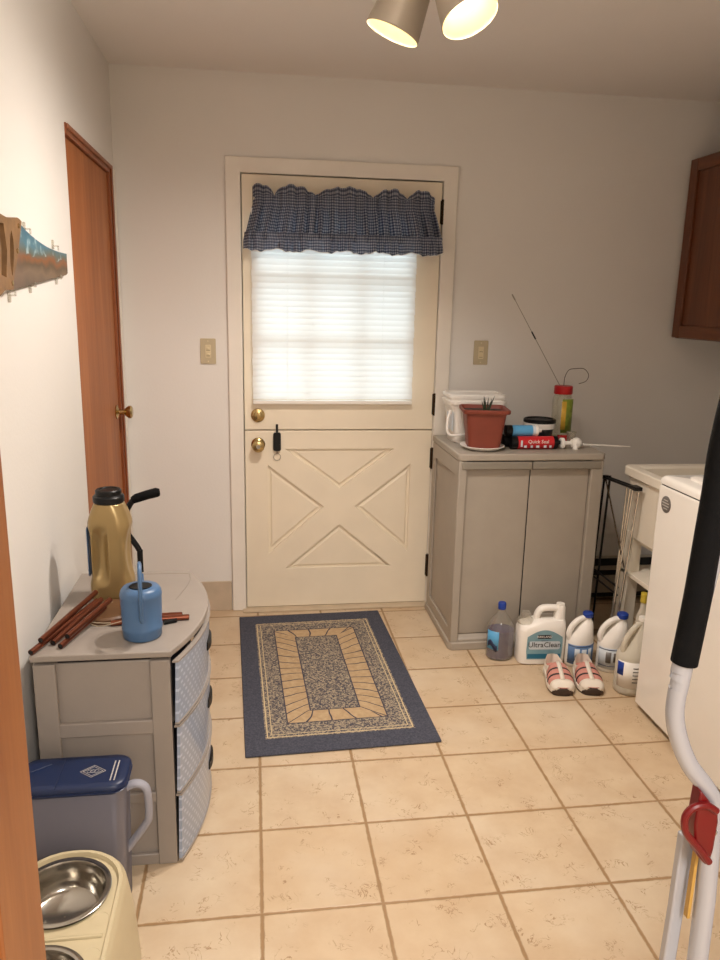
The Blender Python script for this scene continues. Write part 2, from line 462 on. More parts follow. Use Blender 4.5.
# ------------------------------------------------------------------ room shell
XL, XR, H = -.54, 2.40, 2.45
YF, YB = -2.90, -3.0            # the partition with the open doorway the camera looks through
JX = -.1595; JX2 = .80
struct(MB().box(-1.7, XR+.1, -6.1, .12, -.08, 0).build('floor', 'floor_tile', smooth=0))
struct(MB().box(-1.7, XR+.1, -6.1, .12, H, H+.08).build('ceiling', 'ceiling_paint', smooth=0))
DW, DZ0, DZ1 = .905, .012, 2.042
struct(MB().prism([rect(XL-.1, XR+.1, 0, H), rect(-.025, DW+.025, -.0, DZ1+.022)][:1] and [[(XL-.1, 0), (-.022, 0), (-.022, DZ1+.02), (DW+.022, DZ1+.02), (DW+.022, 0), (XR+.1, 0), (XR+.1, H), (XL-.1, H)]], 0, .12, 'y').build('wall_back', 'wall_paint', smooth=0))
WY0, WY1, WZ = -.86, -.145, 2.0     # stained door opening in the left wall
struct(MB().prism([[(YB, 0), (WY0-.012, 0), (WY0-.012, WZ+.038), (WY1+.06, WZ+.038), (WY1+.06, 0), (0, 0), (0, H), (YB, H)]], XL-.12, XL, 'x').build('wall_left', 'wall_paint', smooth=0))
struct(MB().box(XR, XR+.1, -6.1, 0, 0, H).build('wall_right', 'wall_paint', smooth=0))
struct(MB().prism([[(XL, 0), (JX-.02, 0), (JX-.02, 2.06), (JX2+.02, 2.06), (JX2+.02, 0), (XR, 0), (XR, H), (XL, H)]], YB+.005, YF-.005, 'y').build('wall_front', 'wall_paint', smooth=0))
struct(MB().box(-1.7, XR, -6.1, -6.0, 0, H).build('wall_rear', 'wall_paint', smooth=0))
struct(MB().box(-1.7, -1.6, -6.0, YB, 0, H).box(-1.7, XL, YB, YB+.1, 0, H).build('wall_kitchen', 'wall_paint', smooth=0))
# doorway lining and casing in honey wood (foreground, left)
b = MB()
b.box(JX-.02, JX, YB, YF, 0, 2.04).box(JX2, JX2+.02, YB, YF, 0, 2.04).box(JX-.02, JX2+.02, YB, YF, 2.04, 2.06)
b.box(JX-.075, JX-.006, YB-.016, YB, 0, 2.10).box(JX2+.006, JX2+.075, YB-.016, YB, 0, 2.10).box(JX-.075, JX2+.075, YB-.016, YB, 2.046, 2.115)
struct(b.build('trim_2', 'honey_wood', bevel=.002), 'honey coloured wooden doorway lining in the near left foreground')

# dutch door: casing, leaves
b = MB(); cz = 2.111
b.prism([[(-.070, 0), (-.004, 0), (-.004, DZ1+.004), (DW+.004, DZ1+.004), (DW+.004, 0), (DW+.070, 0), (DW+.070, cz), (-.070, cz)]], -.018, 0, 'y')
b.prism([[(-.022, 0), (-.004, 0), (-.004, DZ1+.004), (DW+.004, DZ1+.004), (DW+.004, 0), (DW+.022, 0), (DW+.022, DZ1+.02), (-.022, DZ1+.02)]], 0, .12, 'y')
b.box(-.01, .02, .040, .055, 0, DZ1+.01).box(DW-.02, DW+.01, .040, .055, 0, DZ1+.01).box(-.01, DW+.01, .040, .055, DZ1-.02, DZ1+.01)  # unseen stop boards, added to block daylight leaking round the leaves
struct(b.build('trim_1', 'white_trim', bevel=.003), 'white painted casing around the split back door')
door = thing('door_1', None, None, (0, 0, 0)); struct(door, 'cream painted split back door with curtained window above and crossed boards below')
ZS = .9055
WX0, WX1, WZ0, WZ1 = .058, .786, 1.055, 1.90
up = MB().prism([rect(0, DW, ZS+.003, DZ1), rect(WX0, WX1, WZ0, WZ1)], -.006, .036, 'y').build('upper_leaf', 'door_paint', door, bevel=.002)
b = MB()
b.box(WX0-.0, WX0+.012, .004, .018, WZ0, WZ1); b.box(WX1-.012, WX1, .004, .018, WZ0, WZ1)
b.box(WX0, WX1, .004, .018, WZ0, WZ0+.012); b.box(WX0, WX1, .004, .018, WZ1-.012, WZ1)
for i in (1, 2):
    x = WX0+(WX1-WX0)*i/3; b.box(x-.011, x+.011, .004, .03, WZ0, WZ1)
    z = WZ0+(WZ1-WZ0)*i/3; b.box(WX0, WX1, .004, .03, z-.011, z+.011)
b.build('muntins', 'white_trim', up, bevel=.001)
MB().box(WX0, WX1, .018, .022, WZ0, WZ1).build('window_pane', 'window_glass', up)
# lower leaf: frame and crossed boards in front of four sunk triangular panels
px0, px1, pz0, pz1 = .108, .802, .212, .812
cx, czz = (px0+px1)/2, (pz0+pz1)/2+.012; hw = .083
tri = [[(px0+.085, pz1), (px1-.085, pz1), (cx, czz+.092)],
       [(px0+.085, pz0), (cx, czz-.092), (px1-.085, pz0)],
       [(px0, pz0+.078), (px0, pz1-.078), (cx-.078, czz)],
       [(px1, pz0+.078), (cx+.078, czz), (px1, pz1-.078)]]
b = MB().prism([rect(0, DW, DZ0, ZS-.003)]+tri, -.006, .008, 'y')
b.box(0, DW, .008, .036, DZ0, ZS-.003)
b.box(.022, DW-.022, .0365, .052, ZS-.03, ZS+.03)  # unseen backing strip, added to stop daylight coming through the split
lo = b.build('lower_leaf', 'door_paint', door, smooth=0, bevel=.0025)
b = MB()
for t in tri:
    c = Vector((sum(q[0] for q in t)/3, sum(q[1] for q in t)/3))
    i1 = [c+(Vector(q)-c)*.90 for q in t]; i2 = [c+(Vector(q)-c)*.80 for q in t]
    vs = [(q.x, .0085, q.y) for q in i1]+[(q.x, .001, q.y) for q in i2]
    b.add(vs, [(0, 1, 4, 3), (1, 2, 5, 4), (2, 0, 3, 5), (3, 4, 5)])
b.build('raised_panel', 'door_paint', lo, smooth=0)
MB().box(0, DW, -.016, -.006, DZ0, .09).build('kick_board', 'door_paint', lo, bevel=.003) if False else None
for z0, z1, pl in ((1.859, 1.968, up), (.978, 1.085, up), (.713, .819, lo), (.152, .270, lo)):
    b = MB().cyl((DW+.003, -.013, z0), (DW+.003, -.013, z1), .0065, n=12)
    b.box(DW-.006, DW+.013, -.0075, -.0045, z0+.004, z1-.004)
    for k in range(1, 5): b.cyl((DW+.003, -.013, z0+(z1-z0)*k/5-.001), (DW+.003, -.013, z0+(z1-z0)*k/5+.001), .0072, n=12)
    b.build('hinge', 'dark_hinge', door)
b = MB().lathe([(.031, 0), (.033, .004), (.030, .010), (.024, .013)], (.062, -.006, .977), axis=(0, -1, 0))
b.lathe([(.020, .012), (.020, .020), (.017, .022)], (.062, -.006, .977), axis=(0, -1, 0))
dbolt = b.build('deadbolt', 'brass', door); MB().box(.058, .066, -.040, -.026, .962, .992).build('thumb_turn', 'brass', dbolt, bevel=.002)
b = MB().lathe([(.032, 0), (.033, .004), (.026, .010), (.013, .014), (.012, .030), (.020, .036), (.028, .046), (.029, .056), (.024, .064), (.010, .068)], (.062, -.006, .838), axis=(0, -1, 0))
b.build('door_knob', 'brass', door)
b = MB().cyl((.062, -.076, .838), (.062, -.073, .838), .010, n=20).build('knob_button', 'brushed_steel', door)
struct(MB().box(-.02, DW+.02, -.055, .12, 0, .010).build('trim_3', 'stone_sill', bevel=.003), 'low stone sill strip under the split back door')
# outside ground beyond the glass
struct(MB().box(-6, 8, .2, 14, -.3, -.2).build('ground_outside', 'outdoor_ground'))

# tiled skirting
b = MB()
for x0, x1 in ((XL+.0, -.39), (-.386, -.075)): b.box(x0, x1, -.009, 0, 0, .152)
x = DW+.074
while x < XR-.01:
    b.box(x, min(x+.305, XR), -.009, 0, 0, .152); x += .309
struct(b.build('baseboard_back', 'skirt_tile', bevel=.002))
b = MB(); y = -.9
while y > YF: b.box(XL, XL+.009, y-.305 if y-.305 > YF else YF, y, 0, .152); y -= .309
struct(b.build('baseboard_left', 'skirt_tile', bevel=.002))

# stained flush door in the left wall
wd_ = thing('door_2', None, None, (XL, -.5, 0)); struct(wd_, 'orange-brown stained flush wooden door in the left wall')
o_ = (XL, -.5, 0)
MB(o_).box(XL-.045, XL-.006, WY0, WY1, .008, WZ).build('door_leaf', 'stained_door', wd_, bevel=.0015)
b = MB(o_).lathe([(.030, 0), (.031, .004), (.018, .008), (.012, .012), (.011, .034), (.018, .040), (.027, .052), (.028, .062), (.020, .068)], (XL-.006, -.205, 1.02), axis=(1, 0, 0))
b.build('door_knob', 'brass', wd_)
b = MB()
b.prism([[(WY1+.004, 0), (WY1+.058, 0), (WY1+.058, WZ+.036), (WY0-.012, WZ+.036), (WY0-.012, WZ+.004), (WY1+.004, WZ+.004)]], XL-.06, XL+.004, 'x')
b.prism([[(WY1+.030, 0), (WY1+.058, 0), (WY1+.058, WZ+.036), (WY0-.012, WZ+.036), (WY0-.012, WZ+.020), (WY1+.030, WZ+.020)]], XL+.004, XL+.011, 'x')
struct(b.build('trim_4', 'stained_casing', bevel=.002), 'dark stained frame along the top and far side of the wooden door')
struct(MB().box(XL-.12, XL-.10, WY0-.1, WY1+.1, 0, WZ+.1).build('wall_closet', 'dark_gap'))
struct(MB().prism([rect(-.066, -.012, 0, 2.03)], XL, XL+.008, 'x').build('trim_5', 'white_trim', bevel=.002), 'narrow white corner strip beside the stained wooden door')

# baseboard heater between cabinet and laundry tub
h = thing('baseboard_heater', 'low grey baseboard heater with dark slots on the back wall behind the folded rack', 'heater', (1.8, -.01, 0))
o_ = (1.8, -.01, 0)
MB(o_).prism([[(-.010, .02), (-.062, .02), (-.068, .04), (-.068, .17), (-.055, .205), (-.010, .235)]], 1.56, 2.39, 'x').build('cover', 'heater_paint', h, bevel=.002)
b = MB(o_)
b.box(1.56, 2.39, -.0715, -.067, .150, .176).box(1.56, 2.39, -.0715, -.067, .030, .052)
b.prism([[(-.060, .198), (-.035, .224), (-.033, .228), (-.066, .200)]], 1.56, 2.39, 'x')
b.build('slot', 'dark_gap', h)

# ------------------------------------------------------------------ light switches
def switch(x, z, label):
    o_ = (x, 0, z); t = thing('light_switch', label, 'light switch', o_)
    MB(o_).prism(rrect(.070, .115, .004, 4, x, z), -.006, -.0005, 'y').build('cover_plate', 'beige_plate', t, bevel=.0015)
    b = MB(o_).prism(rrect(.026, .058, .003, 4, x, z), -.0085, -.006, 'y'); b.build('switch_frame', 'beige_toggle', t, bevel=.0006)
    for dz in (.013, -.013):
        MB(o_).box(x-.006, x+.006, -.013, -.0085, z+dz-.004, z+dz+.004).build('toggle', 'beige_toggle', t, bevel=.001)
        MB(o_).box(x-.009, x+.009, -.0092, -.0085, z+dz-.009, z+dz-.0075).build('toggle_slot', 'dark_hinge', t)
    for dz in (.046, -.046):
        MB(o_).cyl((x, -.0062, z+dz), (x, -.0072, z+dz), .003, n=10).build('screw', 'beige_toggle', t)
switch(-.161, 1.272, 'beige light switch plate on the wall left of the back door')
switch(1.129, 1.281, 'beige light switch plate on the wall above the grey utility cabinet')

# ------------------------------------------------------------------ blind and valance
t = thing('window_blind', 'white horizontal mini blind lowered over the door window', 'window blind', (.42, -.03, 1.93)); o_ = (.42, -.03, 1.93)
MB(o_).box(.060, .790, -.044, -.008, 1.895, 1.922).build('headrail', 'white_plastic', t, bevel=.002)
b = MB(o_); z = 1.885; tilt = math.radians(72); k = 0
while z > 1.062:
    dy, dz = .0155*math.cos(tilt), .0155*math.sin(tilt)
    xo = .0015*math.sin(k*1.7)
    rs = []
    for q in range(5):
        u = -1+q/2; bow = .0022*(1-u*u)
        y_ = -.028+u*dy-bow*math.sin(tilt); z_ = z+u*dz-bow*math.cos(tilt)
        rs.append([(.040+xo, y_, z_), (.792+xo, y_, z_)])
    b.rings(rs, closed=False, cap0=False, cap1=False); z -= .0262; k += 1
b.build('slats', 'blind_vinyl', t, recalc=False, smooth=60)
MB(o_).box(.040, .792, -.042, -.014, 1.034, 1.052).build('bottom_rail', 'white_plastic', t, bevel=.003)
b = MB(o_)
for x in (.20, .64): b.cyl((x, -.0445, 1.05), (x, -.0445, 1.93), .0006, n=6)
b.build('ladder_cord', 'blind_vinyl', t)

def valance():
    o_ = (.455, -.03, 1.93)
    t = thing('curtain_valance', 'ruffled blue and white gingham valance over the door window', 'curtain', o_)
    b = MB(o_)
    def xy(s, amp, flare):
        # s 0..1 along the rod, with returns to the door at both ends
        x0, x1 = .048-flare*.5, .870+flare*.5
        return x0+(x1-x0)*s
    NS = 260
    def pleat(s, amp):
        return 2.2*amp*(math.sin(s*2*PI*15+2.1*math.sin(s*19))+.5*math.sin(s*2*PI*34+2))
    rows = []
    # (z, y, pleat amplitude, flare, gather)
    prof = [(1.985, -.066, .006, .0), (1.965, -.068, .0055, .0), (1.945, -.060, .004, .0), (1.938, -.066, .003, .0), (1.915, -.066, .003, .0),
            (1.90, -.066, .006, .01), (1.88, -.070, .009, .02), (1.84, -.076, .011, .04), (1.80, -.080, .012, .06), (1.780, -.080, .009, .07), (1.765, -.078, .004, .075)]
    us = []; acc = 0; 
    for (z, y, a, fl) in prof:
        r = []
        for i in range(NS+1):
            s = i/NS; x = xy(s, a, fl); yy = y+pleat(s, a)
            e = min(s, 1-s)
            if e < .02: yy = y+(.055)*(1-e/.02)+pleat(s, a)*(e/.02)
            zz = z
            if z > 1.95: zz = z-.012+(z-1.95)*1.3*(abs(math.sin(s*PI*4.6+.9+.8*math.sin(s*7)))**.6-.5)+.003*math.sin(s*2*PI*16)
            r.append((x, yy, zz))
        rows.append(r)
    n = NS+1
    vs = [p for r in rows for p in r]; fs = [(i*n+k, i*n+k+1, (i+1)*n+k+1, (i+1)*n+k) for i in range(len(rows)-1) for k in range(NS)]
    b.add(vs, fs); uv = []
    for ri, r in enumerate(rows):
        L = 0
        for i, p in enumerate(r):
            uv.append((i/NS*1.35, p[2] if prof[ri][0] < 1.95 else prof[ri][0]))
    b.uv = uv
    o = b.build('drape', 'gingham', t, smooth=180, recalc=False)
    # bottom ruffle
    b = MB(o_); rows = []
    def pl2(s, a): return 1.2*a*(math.sin(s*2*PI*22+1.9*math.sin(s*27))+.5*math.sin(s*2*PI*9+1))
    prof = [(1.796, -.096, .004, .075), (1.784, -.092, .003, .075), (1.760, -.092, .010, .085), (1.738, -.096, .014, .085), (1.718, -.098, .017, .085)]
    for (z, y, a, fl) in prof:
        r = []
        for i in range(NS+1):
            s = i/NS; yy = y+pl2(s, a); e = min(s, 1-s)
            if e < .02: yy = y+.06*(1-e/.02)+pl2(s, a)*(e/.02)
            r.append((xy(s, a, fl), yy, z+(.006*math.sin(s*2*PI*6+2)+.003*math.sin(s*2*PI*17+3*math.sin(s*11)) if z < 1.75 else 0)))
        rows.append(r)
    vs = [p for r in rows for p in r]; fs = [(i*n+k, i*n+k+1, (i+1)*n+k+1, (i+1)*n+k) for i in range(len(rows)-1) for k in range(NS)]
    b.add(vs, fs); b.uv = [(i/NS*1.6, p[2]) for r in rows for i, p in enumerate(r)]
    b.build('ruffle', 'gingham', t, smooth=180, recalc=False)
    MB(o_).tube(rows[-1], .0018, 5).build('ruffle_edging', 'white_plastic', t)
    MB(o_).tube([(.056, -.008, 1.938), (.056, -.032, 1.938), (.066, -.038, 1.938), (.854, -.038, 1.938), (.864, -.032, 1.938), (.864, -.008, 1.938)], .006, 8).build('curtain_rod', 'white_plastic', t)
valance()

# key fob hanging on the lower leaf
o_ = (.151, -.010, .93); t = thing('key_holder', 'black strap key holder with ring hanging on the lower back door beside the brass knob', 'key holder', o_)
b = MB(o_).box(.1455, .1565, -.012, -.007, .885, .935); b.build('strap', 'black_plastic', t, bevel=.002)
MB(o_).prism(rrect(.036, .088, .009, 5, .151, .851), -.020, -.007, 'y').build('fob_body', 'black_plastic', t, bevel=.003)
MB(o_).tube(arc((.151, .777), .017, 0, 2*PI*11/12, 11, 'xz', -.012), .0014, 6, loop=True).build('key_ring', 'brushed_steel', t)
MB(o_).cyl((.151, -.013, .808), (.151, -.013, .793), .004, n=8).build('swivel', 'brushed_steel', t)

# ------------------------------------------------------------------ ceiling spot fixture
o_ = (.56, -1.75, H)
t = thing('ceiling_spotlight', 'ceiling fixture with conical brushed metal spotlight shades, lit', 'ceiling light', o_)
MB(o_).lathe([(.085, 0), (.085, -.02), (.03, -.03), (.012, -.035), (.012, -.06)], (.56, -1.75, H)).build('canopy', 'lamp_metal', t)
for L in LAMPS:
    c = Vector(L['c']); d = Vector(L['d']).normalized()
    MB(o_).tube(smooth_path([(.56, -1.75, H-.05), tuple((c-d*.20+Vector((.56, -1.75, H-.07)))/2+Vector((0, 0, .02))), tuple(c-d*.17)]), .006, 8).build('arm', 'lamp_metal', t)
    sh = MB(o_).lathe([(.0735, 0), (.0750, -.003), (.0740, -.006), (.060, -.115), (.055, -.150), (.040, -.168), (.0, -.172)], c, axis=d, n=48, cap0=False, cap1=False)
    sh = sh.build('lamp_shade', 'lamp_metal', t)
    MB(o_).lathe([(.0728, 0), (.058, -.10), (.036, -.135), (.0, -.14)], c, axis=d, n=48, cap0=False, cap1=False).build('reflector', 'reflector', sh, recalc=False)
    MB(o_).lathe([(.0, -.030), (.030, -.034), (.040, -.048), (.038, -.07), (.02, -.11)], c, axis=d, n=32, cap0=False, cap1=False).build('bulb', 'bulb_glow', sh)

# ------------------------------------------------------------------ painted saw on the left wall
o_ = (XL, -1.60, 1.512)
t = thing('painted_hand_saw', 'old hand saw with a landscape painted on its blade, hung on the left wall', 'saw', o_)
bl = [(-1.597, 1.511), (-1.027, 1.566), (-1.008, 1.572), (-1.006, 1.630)]
bl += [(-1.008+(-1.475+1.008)*s, 1.630+.044*(1-(1-s)**.55)*.5+.5*.044*s-.012*math.sin(PI*s)) for s in [i/10 for i in range(1, 11)]] + [(-1.56, 1.665)]
o = MB(o_).prism([bl], XL+.010, XL+.0125, 'x').build('blade', 'painted_blade', t, smooth=0)
hd = smooth_path([(-1.495, 1.678, 0), (-1.53, 1.684, 0), (-1.60, 1.676, 0), (-1.68, 1.680, 0), (-1.73, 1.67, 0), (-1.725, 1.62, 0), (-1.71, 1.57, 0), (-1.735, 1.52, 0), (-1.72, 1.495, 0), (-1.67, 1.51, 0), (-1.64, 1.512, 0), (-1.602, 1.515, 0), (-1.592, 1.54, 0), (-1.555, 1.585, 0), (-1.52, 1.64, 0)], 4)
slot1 = smooth_path([(-1.585, 1.650, 0), (-1.600, 1.63, 0), (-1.610, 1.59, 0), (-1.612, 1.565, 0), (-1.604, 1.545, 0), (-1.594, 1.56, 0), (-1.578, 1.60, 0), (-1.575, 1.64, 0)], 3)
slot2 = [( -1.64, 1.66), (-1.675, 1.66), (-1.672, 1.60), (-1.685, 1.545), (-1.65, 1.54), (-1.63, 1.60)]
MB(o_).prism([[(q.x, q.y) for q in hd][:-1], [(q.x, q.y) for q in slot1][:-1], slot2], XL+.003, XL+.022, 'x').build('handle', 'tan_saw_wood', t, bevel=.003)
for y_, z_ in ((-1.525, 1.665), (-1.55, 1.605), (-1.61, 1.528)):
    MB(o_).cyl((XL+.020, y_, z_), (XL+.024, y_, z_), .006, n=12).build('handle_bolt', 'brass', t)
clips = [(-1.407, 1.668, 'above the blade near the saw handle'), (-1.125, 1.645, 'above the thin end of the saw blade'), (-1.577, 1.500, 'under the saw handle'), (-1.395, 1.524, 'under the middle of the saw blade'), (-1.114, 1.552, 'under the thin end of the saw blade')]
for y_, z_, w in clips:
    o_ = (XL, y_, z_); t = thing('adhesive_hook', 'small clear hook on the left wall, '+w, 'wall hook', o_, group='clear hooks holding the saw')
    sg = 1 if z_ > 1.6 else -1
    MB(o_).prism(rrect(.018, .026, .004, 4, y_, z_+sg*.004), XL+.0005, XL+.004, 'x').build('hook_plate', 'clear_plastic', t, bevel=.001)
    MB(o_).box(XL+.004, XL+.018, y_-.005, y_+.005, z_-.002, z_+.002).box(XL+.0155, XL+.018, y_-.005, y_+.005, z_-sg*.012, z_).build('hook_lip', 'clear_plastic', t, bevel=.0008)

# ------------------------------------------------------------------ wall cabinet (top right)
o_ = (2.24, -.60, 1.366)
t = thing('wall_cabinet', 'dark stained wooden wall cabinet hanging high at the right edge', 'cabinet', o_)
CX = 2.085; cy1, cy0 = -.030, -1.40; z0, z1 = 1.366, 2.190
MB(o_).box(CX+.022, XR-.001, cy0, cy1, z0, z1).build('carcass', 'cabinet_wood', t, bevel=.002)
for (a, bb) in ((cy1-.002, -.71), (-.72, cy0+.002)):
    d = MB(o_)
    d.box(CX+.012, CX+.018, bb+.06, a-.06, z0+.06, z1-.06)
    dr = d.build('door', 'cabinet_wood', t)
    for q0, q1 in ((a, a-.062), (bb+.062, bb)): MB(o_).box(CX, CX+.021, q1, q0, z0+.004, z1-.004).build('stile', 'cabinet_wood', dr, bevel=.004)
    MB(o_).box(CX+.0005, CX+.0205, bb+.062, a-.062, z0+.004, z0+.062).build('rail', 'cabinet_wood_cross', dr, bevel=.004)
    MB(o_).box(CX+.0005, CX+.0205, bb+.062, a-.062, z1-.062, z1-.004).build('rail', 'cabinet_wood_cross', dr, bevel=.004)
    MB(o_).lathe([(.006, 0), (.006, .012), (.014, .018), (.012, .026), (.0, .028)], (CX, (bb+.03 if a > -.5 else a-.03), z0+.12), axis=(-1, 0, 0), cap1=False).build('knob', 'brass', dr)

TOP = .893
# ------------------------------------------------------------------ grey utility cabinet
def utility_cabinet():
    o_ = (1.22, -.3, 0)
    t = thing('utility_cabinet', 'tall taupe plastic two-door utility cabinet right of the back door', 'cabinet', o_)
    x0, x1, yf, yb = .898, 1.545, -.545, -.070
    b = MB(o_)
    b.box(x0+.010, x1-.010, yf+.035, yb, .02, .86)
    for xa, xb in ((x0, x0+.012), (x1-.012, x1)):
        b.prism([rect(yf, yb, .0, .862), rect(yf+.060, yb-.05, .085, .790)], xa, xb, 'x')
    b.box(x0+.002, x0+.036, yf, yf+.04, 0, .862).box(x1-.056, x1-.002, yf, yf+.04, 0, .862)
    b.prism([[(yf+.002, 0), (yf+.002, .048), (yf+.024, .066), (yf+.04, .066), (yf+.04, 0)]], x0+.01, x1-.01, 'x')
    b.build('body', 'taupe_plastic', t, bevel=.005, seg=3)
    MB(o_).prism([[(x0-.008, yb), (x0-.008, yf+.012), (x0+.008, yf-.008), (x1-.008, yf-.008), (x1+.008, yf+.012), (x1+.008, yb)]], 0, .036, 'z').build('base_lip', 'taupe_plastic', t, bevel=.004)
    b = MB(o_).prism([[(x0-.004, yb-.0), (x0-.004, yf+.006), (x0+.008, yf-.006), (x1-.008, yf-.006), (x1+.004, yf+.006), (x1+.004, yb)]], .862, TOP, 'z')
    b.build('cabinet_top', 'taupe_plastic', t, bevel=.006, seg=3)
    xm = 1.220
    for xa, xb, ga, gb in ((x0+.037, xm-.0015, x0+.014, xm-.0025), (xm+.0015, x1-.057, xm+.0025, x1-.014)):
        dr = MB(o_).box(xa, xb, yf+.020, yf+.036, .068, .850).build('door', 'taupe_plastic', t, bevel=.004, seg=3)
        MB(o_).prism([[(yf-.004, .826), (yf-.006, .858), (yf+.03, .858), (yf+.03, .820), (yf+.004, .822)]], ga, gb, 'x').build('grip_rail', 'taupe_dark', dr, bevel=.003)
    MB(o_).box(xm-.0018, xm+.0018, yf+.021, yf+.03, .07, .85).build('door_gap', 'dark_gap', t)
utility_cabinet()

_before = set(COL.objects)
# white pail
o_ = (1.073, -.118, TOP); t = thing('plastic_pail', 'white square plastic pail with lid behind the red flower pot', 'bucket', o_); t.scale = (1, 1, .93)
b = MB(); b.rings([rrect(w, h_, .035, 5, 0, 0, z) for w, h_, z in ((.205, .160, 0), (.21, .165, .004), (.238, .180, .172), (.252, .190, .174), (.252, .190, .190), (.240, .182, .192))])
b.build('pail_body', 'white_plastic', t)
b = MB(); b.rings([rrect(w, h_, .036, 5, 0, 0, z) for w, h_, z in ((.262, .200, .186), (.266, .204, .190), (.266, .204, .204), (.256, .194, .207), (.248, .188, .207), (.246, .186, .218), (.262, .198, .220), (.262, .198, .232), (.250, .190, .236), (.236, .178, .236), (.234, .176, .230), (.02, .02, .230))])
b.build('lid', 'white_plastic', t)
MB().tube(smooth_path([(-.125, -.070, .160), (-.142, -.085, .10), (-.132, -.098, .045), (-.05, -.105, .05)], 8), .006, 8).build('handle', 'white_plastic', t)
MB().box(-.1165, -.1135, -.08, .02, .06, .15).build('label', 'pale_label', t)
# pot with saucer and plant
o_ = (1.058, -.340, TOP); t = thing('flower_pot', 'square reddish-brown plastic flower pot on a white saucer', 'flower pot', o_, rotz=math.radians(-9)); t.scale = (1, 1, .95)
MB().rings([circ(r, 32, 0, 0, z) for r, z in ((.060, 0), (.064, .001), (.094, .016), (.097, .020), (.093, .021), (.062, .006), (.0005, .006))], cap1=False).build('saucer', 'white_plastic', t)
b = MB(); b.rings([rrect(w, w, .02, 5, 0, 0, z) for w, z in ((.128, .012), (.134, .014), (.172, .172), (.196, .174), (.200, .178), (.200, .190), (.190, .192), (.186, .190), (.170, .165), (.168, .160), (.02, .160))])
b.build('pot', 'terracotta', t)
MB().rings([rrect(.168, .168, .02, 5, 0, 0, .166), rrect(.16, .16, .02, 5, 0, 0, .176), rrect(.04, .04, .01, 5, 0, 0, .180)]).build('soil', 'soil', t)
for k in range(9):
    a = k*2.4; L = .045+.035*random.random(); lean = .012+.03*random.random()*(1 if k % 2 else .5)
    b = MB(); b.tube([(.01*math.cos(a)+.01, .01*math.sin(a), .176), (.01+.010*math.cos(a)+lean*.5*math.cos(a), lean*.5*math.sin(a), .176+L*.6), (.01+lean*1.3*math.cos(a), lean*math.sin(a), .176+L)], [.0032, .0026, .0004], 6)
    b.build('leaf', 'leaf_dark', t)
# tub with black lid
o_ = (1.368, -.215, TOP); t = thing('plastic_tub', 'round dark tub with a white rim and black lid on the cabinet', 'tub', o_)
MB().lathe([(.056, 0), (.058, .003), (.062, .075)], n=36).build('tub_body', 'sign_black', t)
MB().lathe([(.062, .072), (.069, .074), (.071, .080), (.071, .098), (.068, .100)], n=36).build('rim_band', 'white_plastic', t)
MB().lathe([(.070, .098), (.0725, .101), (.0725, .112), (.068, .116), (.062, .116), (.060, .110), (.0005, .110)], n=36, cap1=False).build('lid', 'black_plastic', t)
# caulk tubes
def caulk(name, label, x0, x1, y, z, r, mat, nozzle, cap, bands):
    o_ = (x0, y, z); t = thing(name, label, 'caulk tube', o_)
    MB(o_).cyl((x0+.006, y, z), (x1, y, z), r, n=28).build('cartridge', mat, t)
    MB(o_).lathe([(r*.85, 0), (r*1.02, .001), (r*1.02, .028), (r*.9, .030)], (x0-.018, y, z), axis=(1, 0, 0)).build('plunger_end', 'black_plastic', t)
    b = MB(o_).lathe([(r*1.02, 0), (r*1.02, .012), (r*.75, .016), (r*.35, .020), (r*.30, .032)], (x1, y, z), axis=(1, 0, 0)); b.build('shoulder', 'black_plastic' if cap else 'white_plastic', t)
    if nozzle:
        MB(o_).lathe([(.010, .012), (.018, .016), (.018, .03), (.008, .034), (.0075, .06), (.004, .075)], (x1, y, z), axis=(1, 0, 0)).build('nozzle', 'white_plastic', t)
    for (a, c, mt) in bands:
        MB(o_).cyl((a, y, z), (c, y, z), r*1.012, n=28).build('label_band', mt, t)
    return t
t = caulk('caulk_tube', 'red caulk tube lying in front on the utility cabinet', 1.205, 1.385, -.345, TOP+.0285, .028, 'red_caulk', False, True, [(1.378, 1.389, 'black_plastic')])
letters('printing', 'Quick Seal', .022, (.10, -.0285, .008), (PI/2, 0, 0), 'white_plastic', t, .0004)
for k, (dx, w) in enumerate(((.035, .012), (.065, .010), (.09, .014), (.125, .012), (.15, .010))):
    MB().box(dx, dx+w, -.0292, -.0280, -.018, -.008).build('print_mark', 'pale_label', t)
MB().box(.02, .028, -.0292, -.0270, -.014, .014).build('print_mark', 'pale_label', t)
caulk('caulk_tube', 'blue caulk tube lying on top of the other tubes beside the flower pot', 1.185, 1.300, -.322, TOP+.0775, .0245, 'sky_caulk', False, False, [(1.287, 1.302, 'pale_label')])
caulk('caulk_tube', 'dark purple caulk tube lying under the blue one at the back', 1.185, 1.30, -.292, TOP+.0285, .028, 'purple_dark', False, True, [(1.21, 1.25, 'sign_black')])
# white nozzle pieces and a long thin rod
o_ = (1.462, -.345, TOP); t = thing('caulk_nozzle', 'white plastic caulk nozzle with cap beside the red caulk tube', 'nozzle', o_)
b = MB().lathe([(.020, 0), (.024, .004), (.024, .016), (.014, .020), (.009, .024), (.009, .05), (.018, .054), (.018, .060), (.024, .066), (.026, .080), (.018, .094), (.006, .098)], (-.040, 0, .025), axis=(1, 0, 0), n=20)
b.build('nozzle_body', 'white_plastic', t)
MB().lathe([(.012, 0), (.012, .022), (.008, .028)], (.028, -.012, .0), axis=(0, 0, 1), n=14).build('cap', 'white_plastic', t)
o = MB((1.56, -.34, TOP)).tube([(1.535, -.335, TOP+.016), (1.64, -.34, TOP+.012), (1.755, -.345, TOP+.006)], [.0050, .0042, .003], 10).build('plastic_rod', 'rod_white')
o.location = (1.56, -.34, TOP); tag(o, 'long thin white rod sticking out past the cabinet top toward the laundry tub', 'rod')
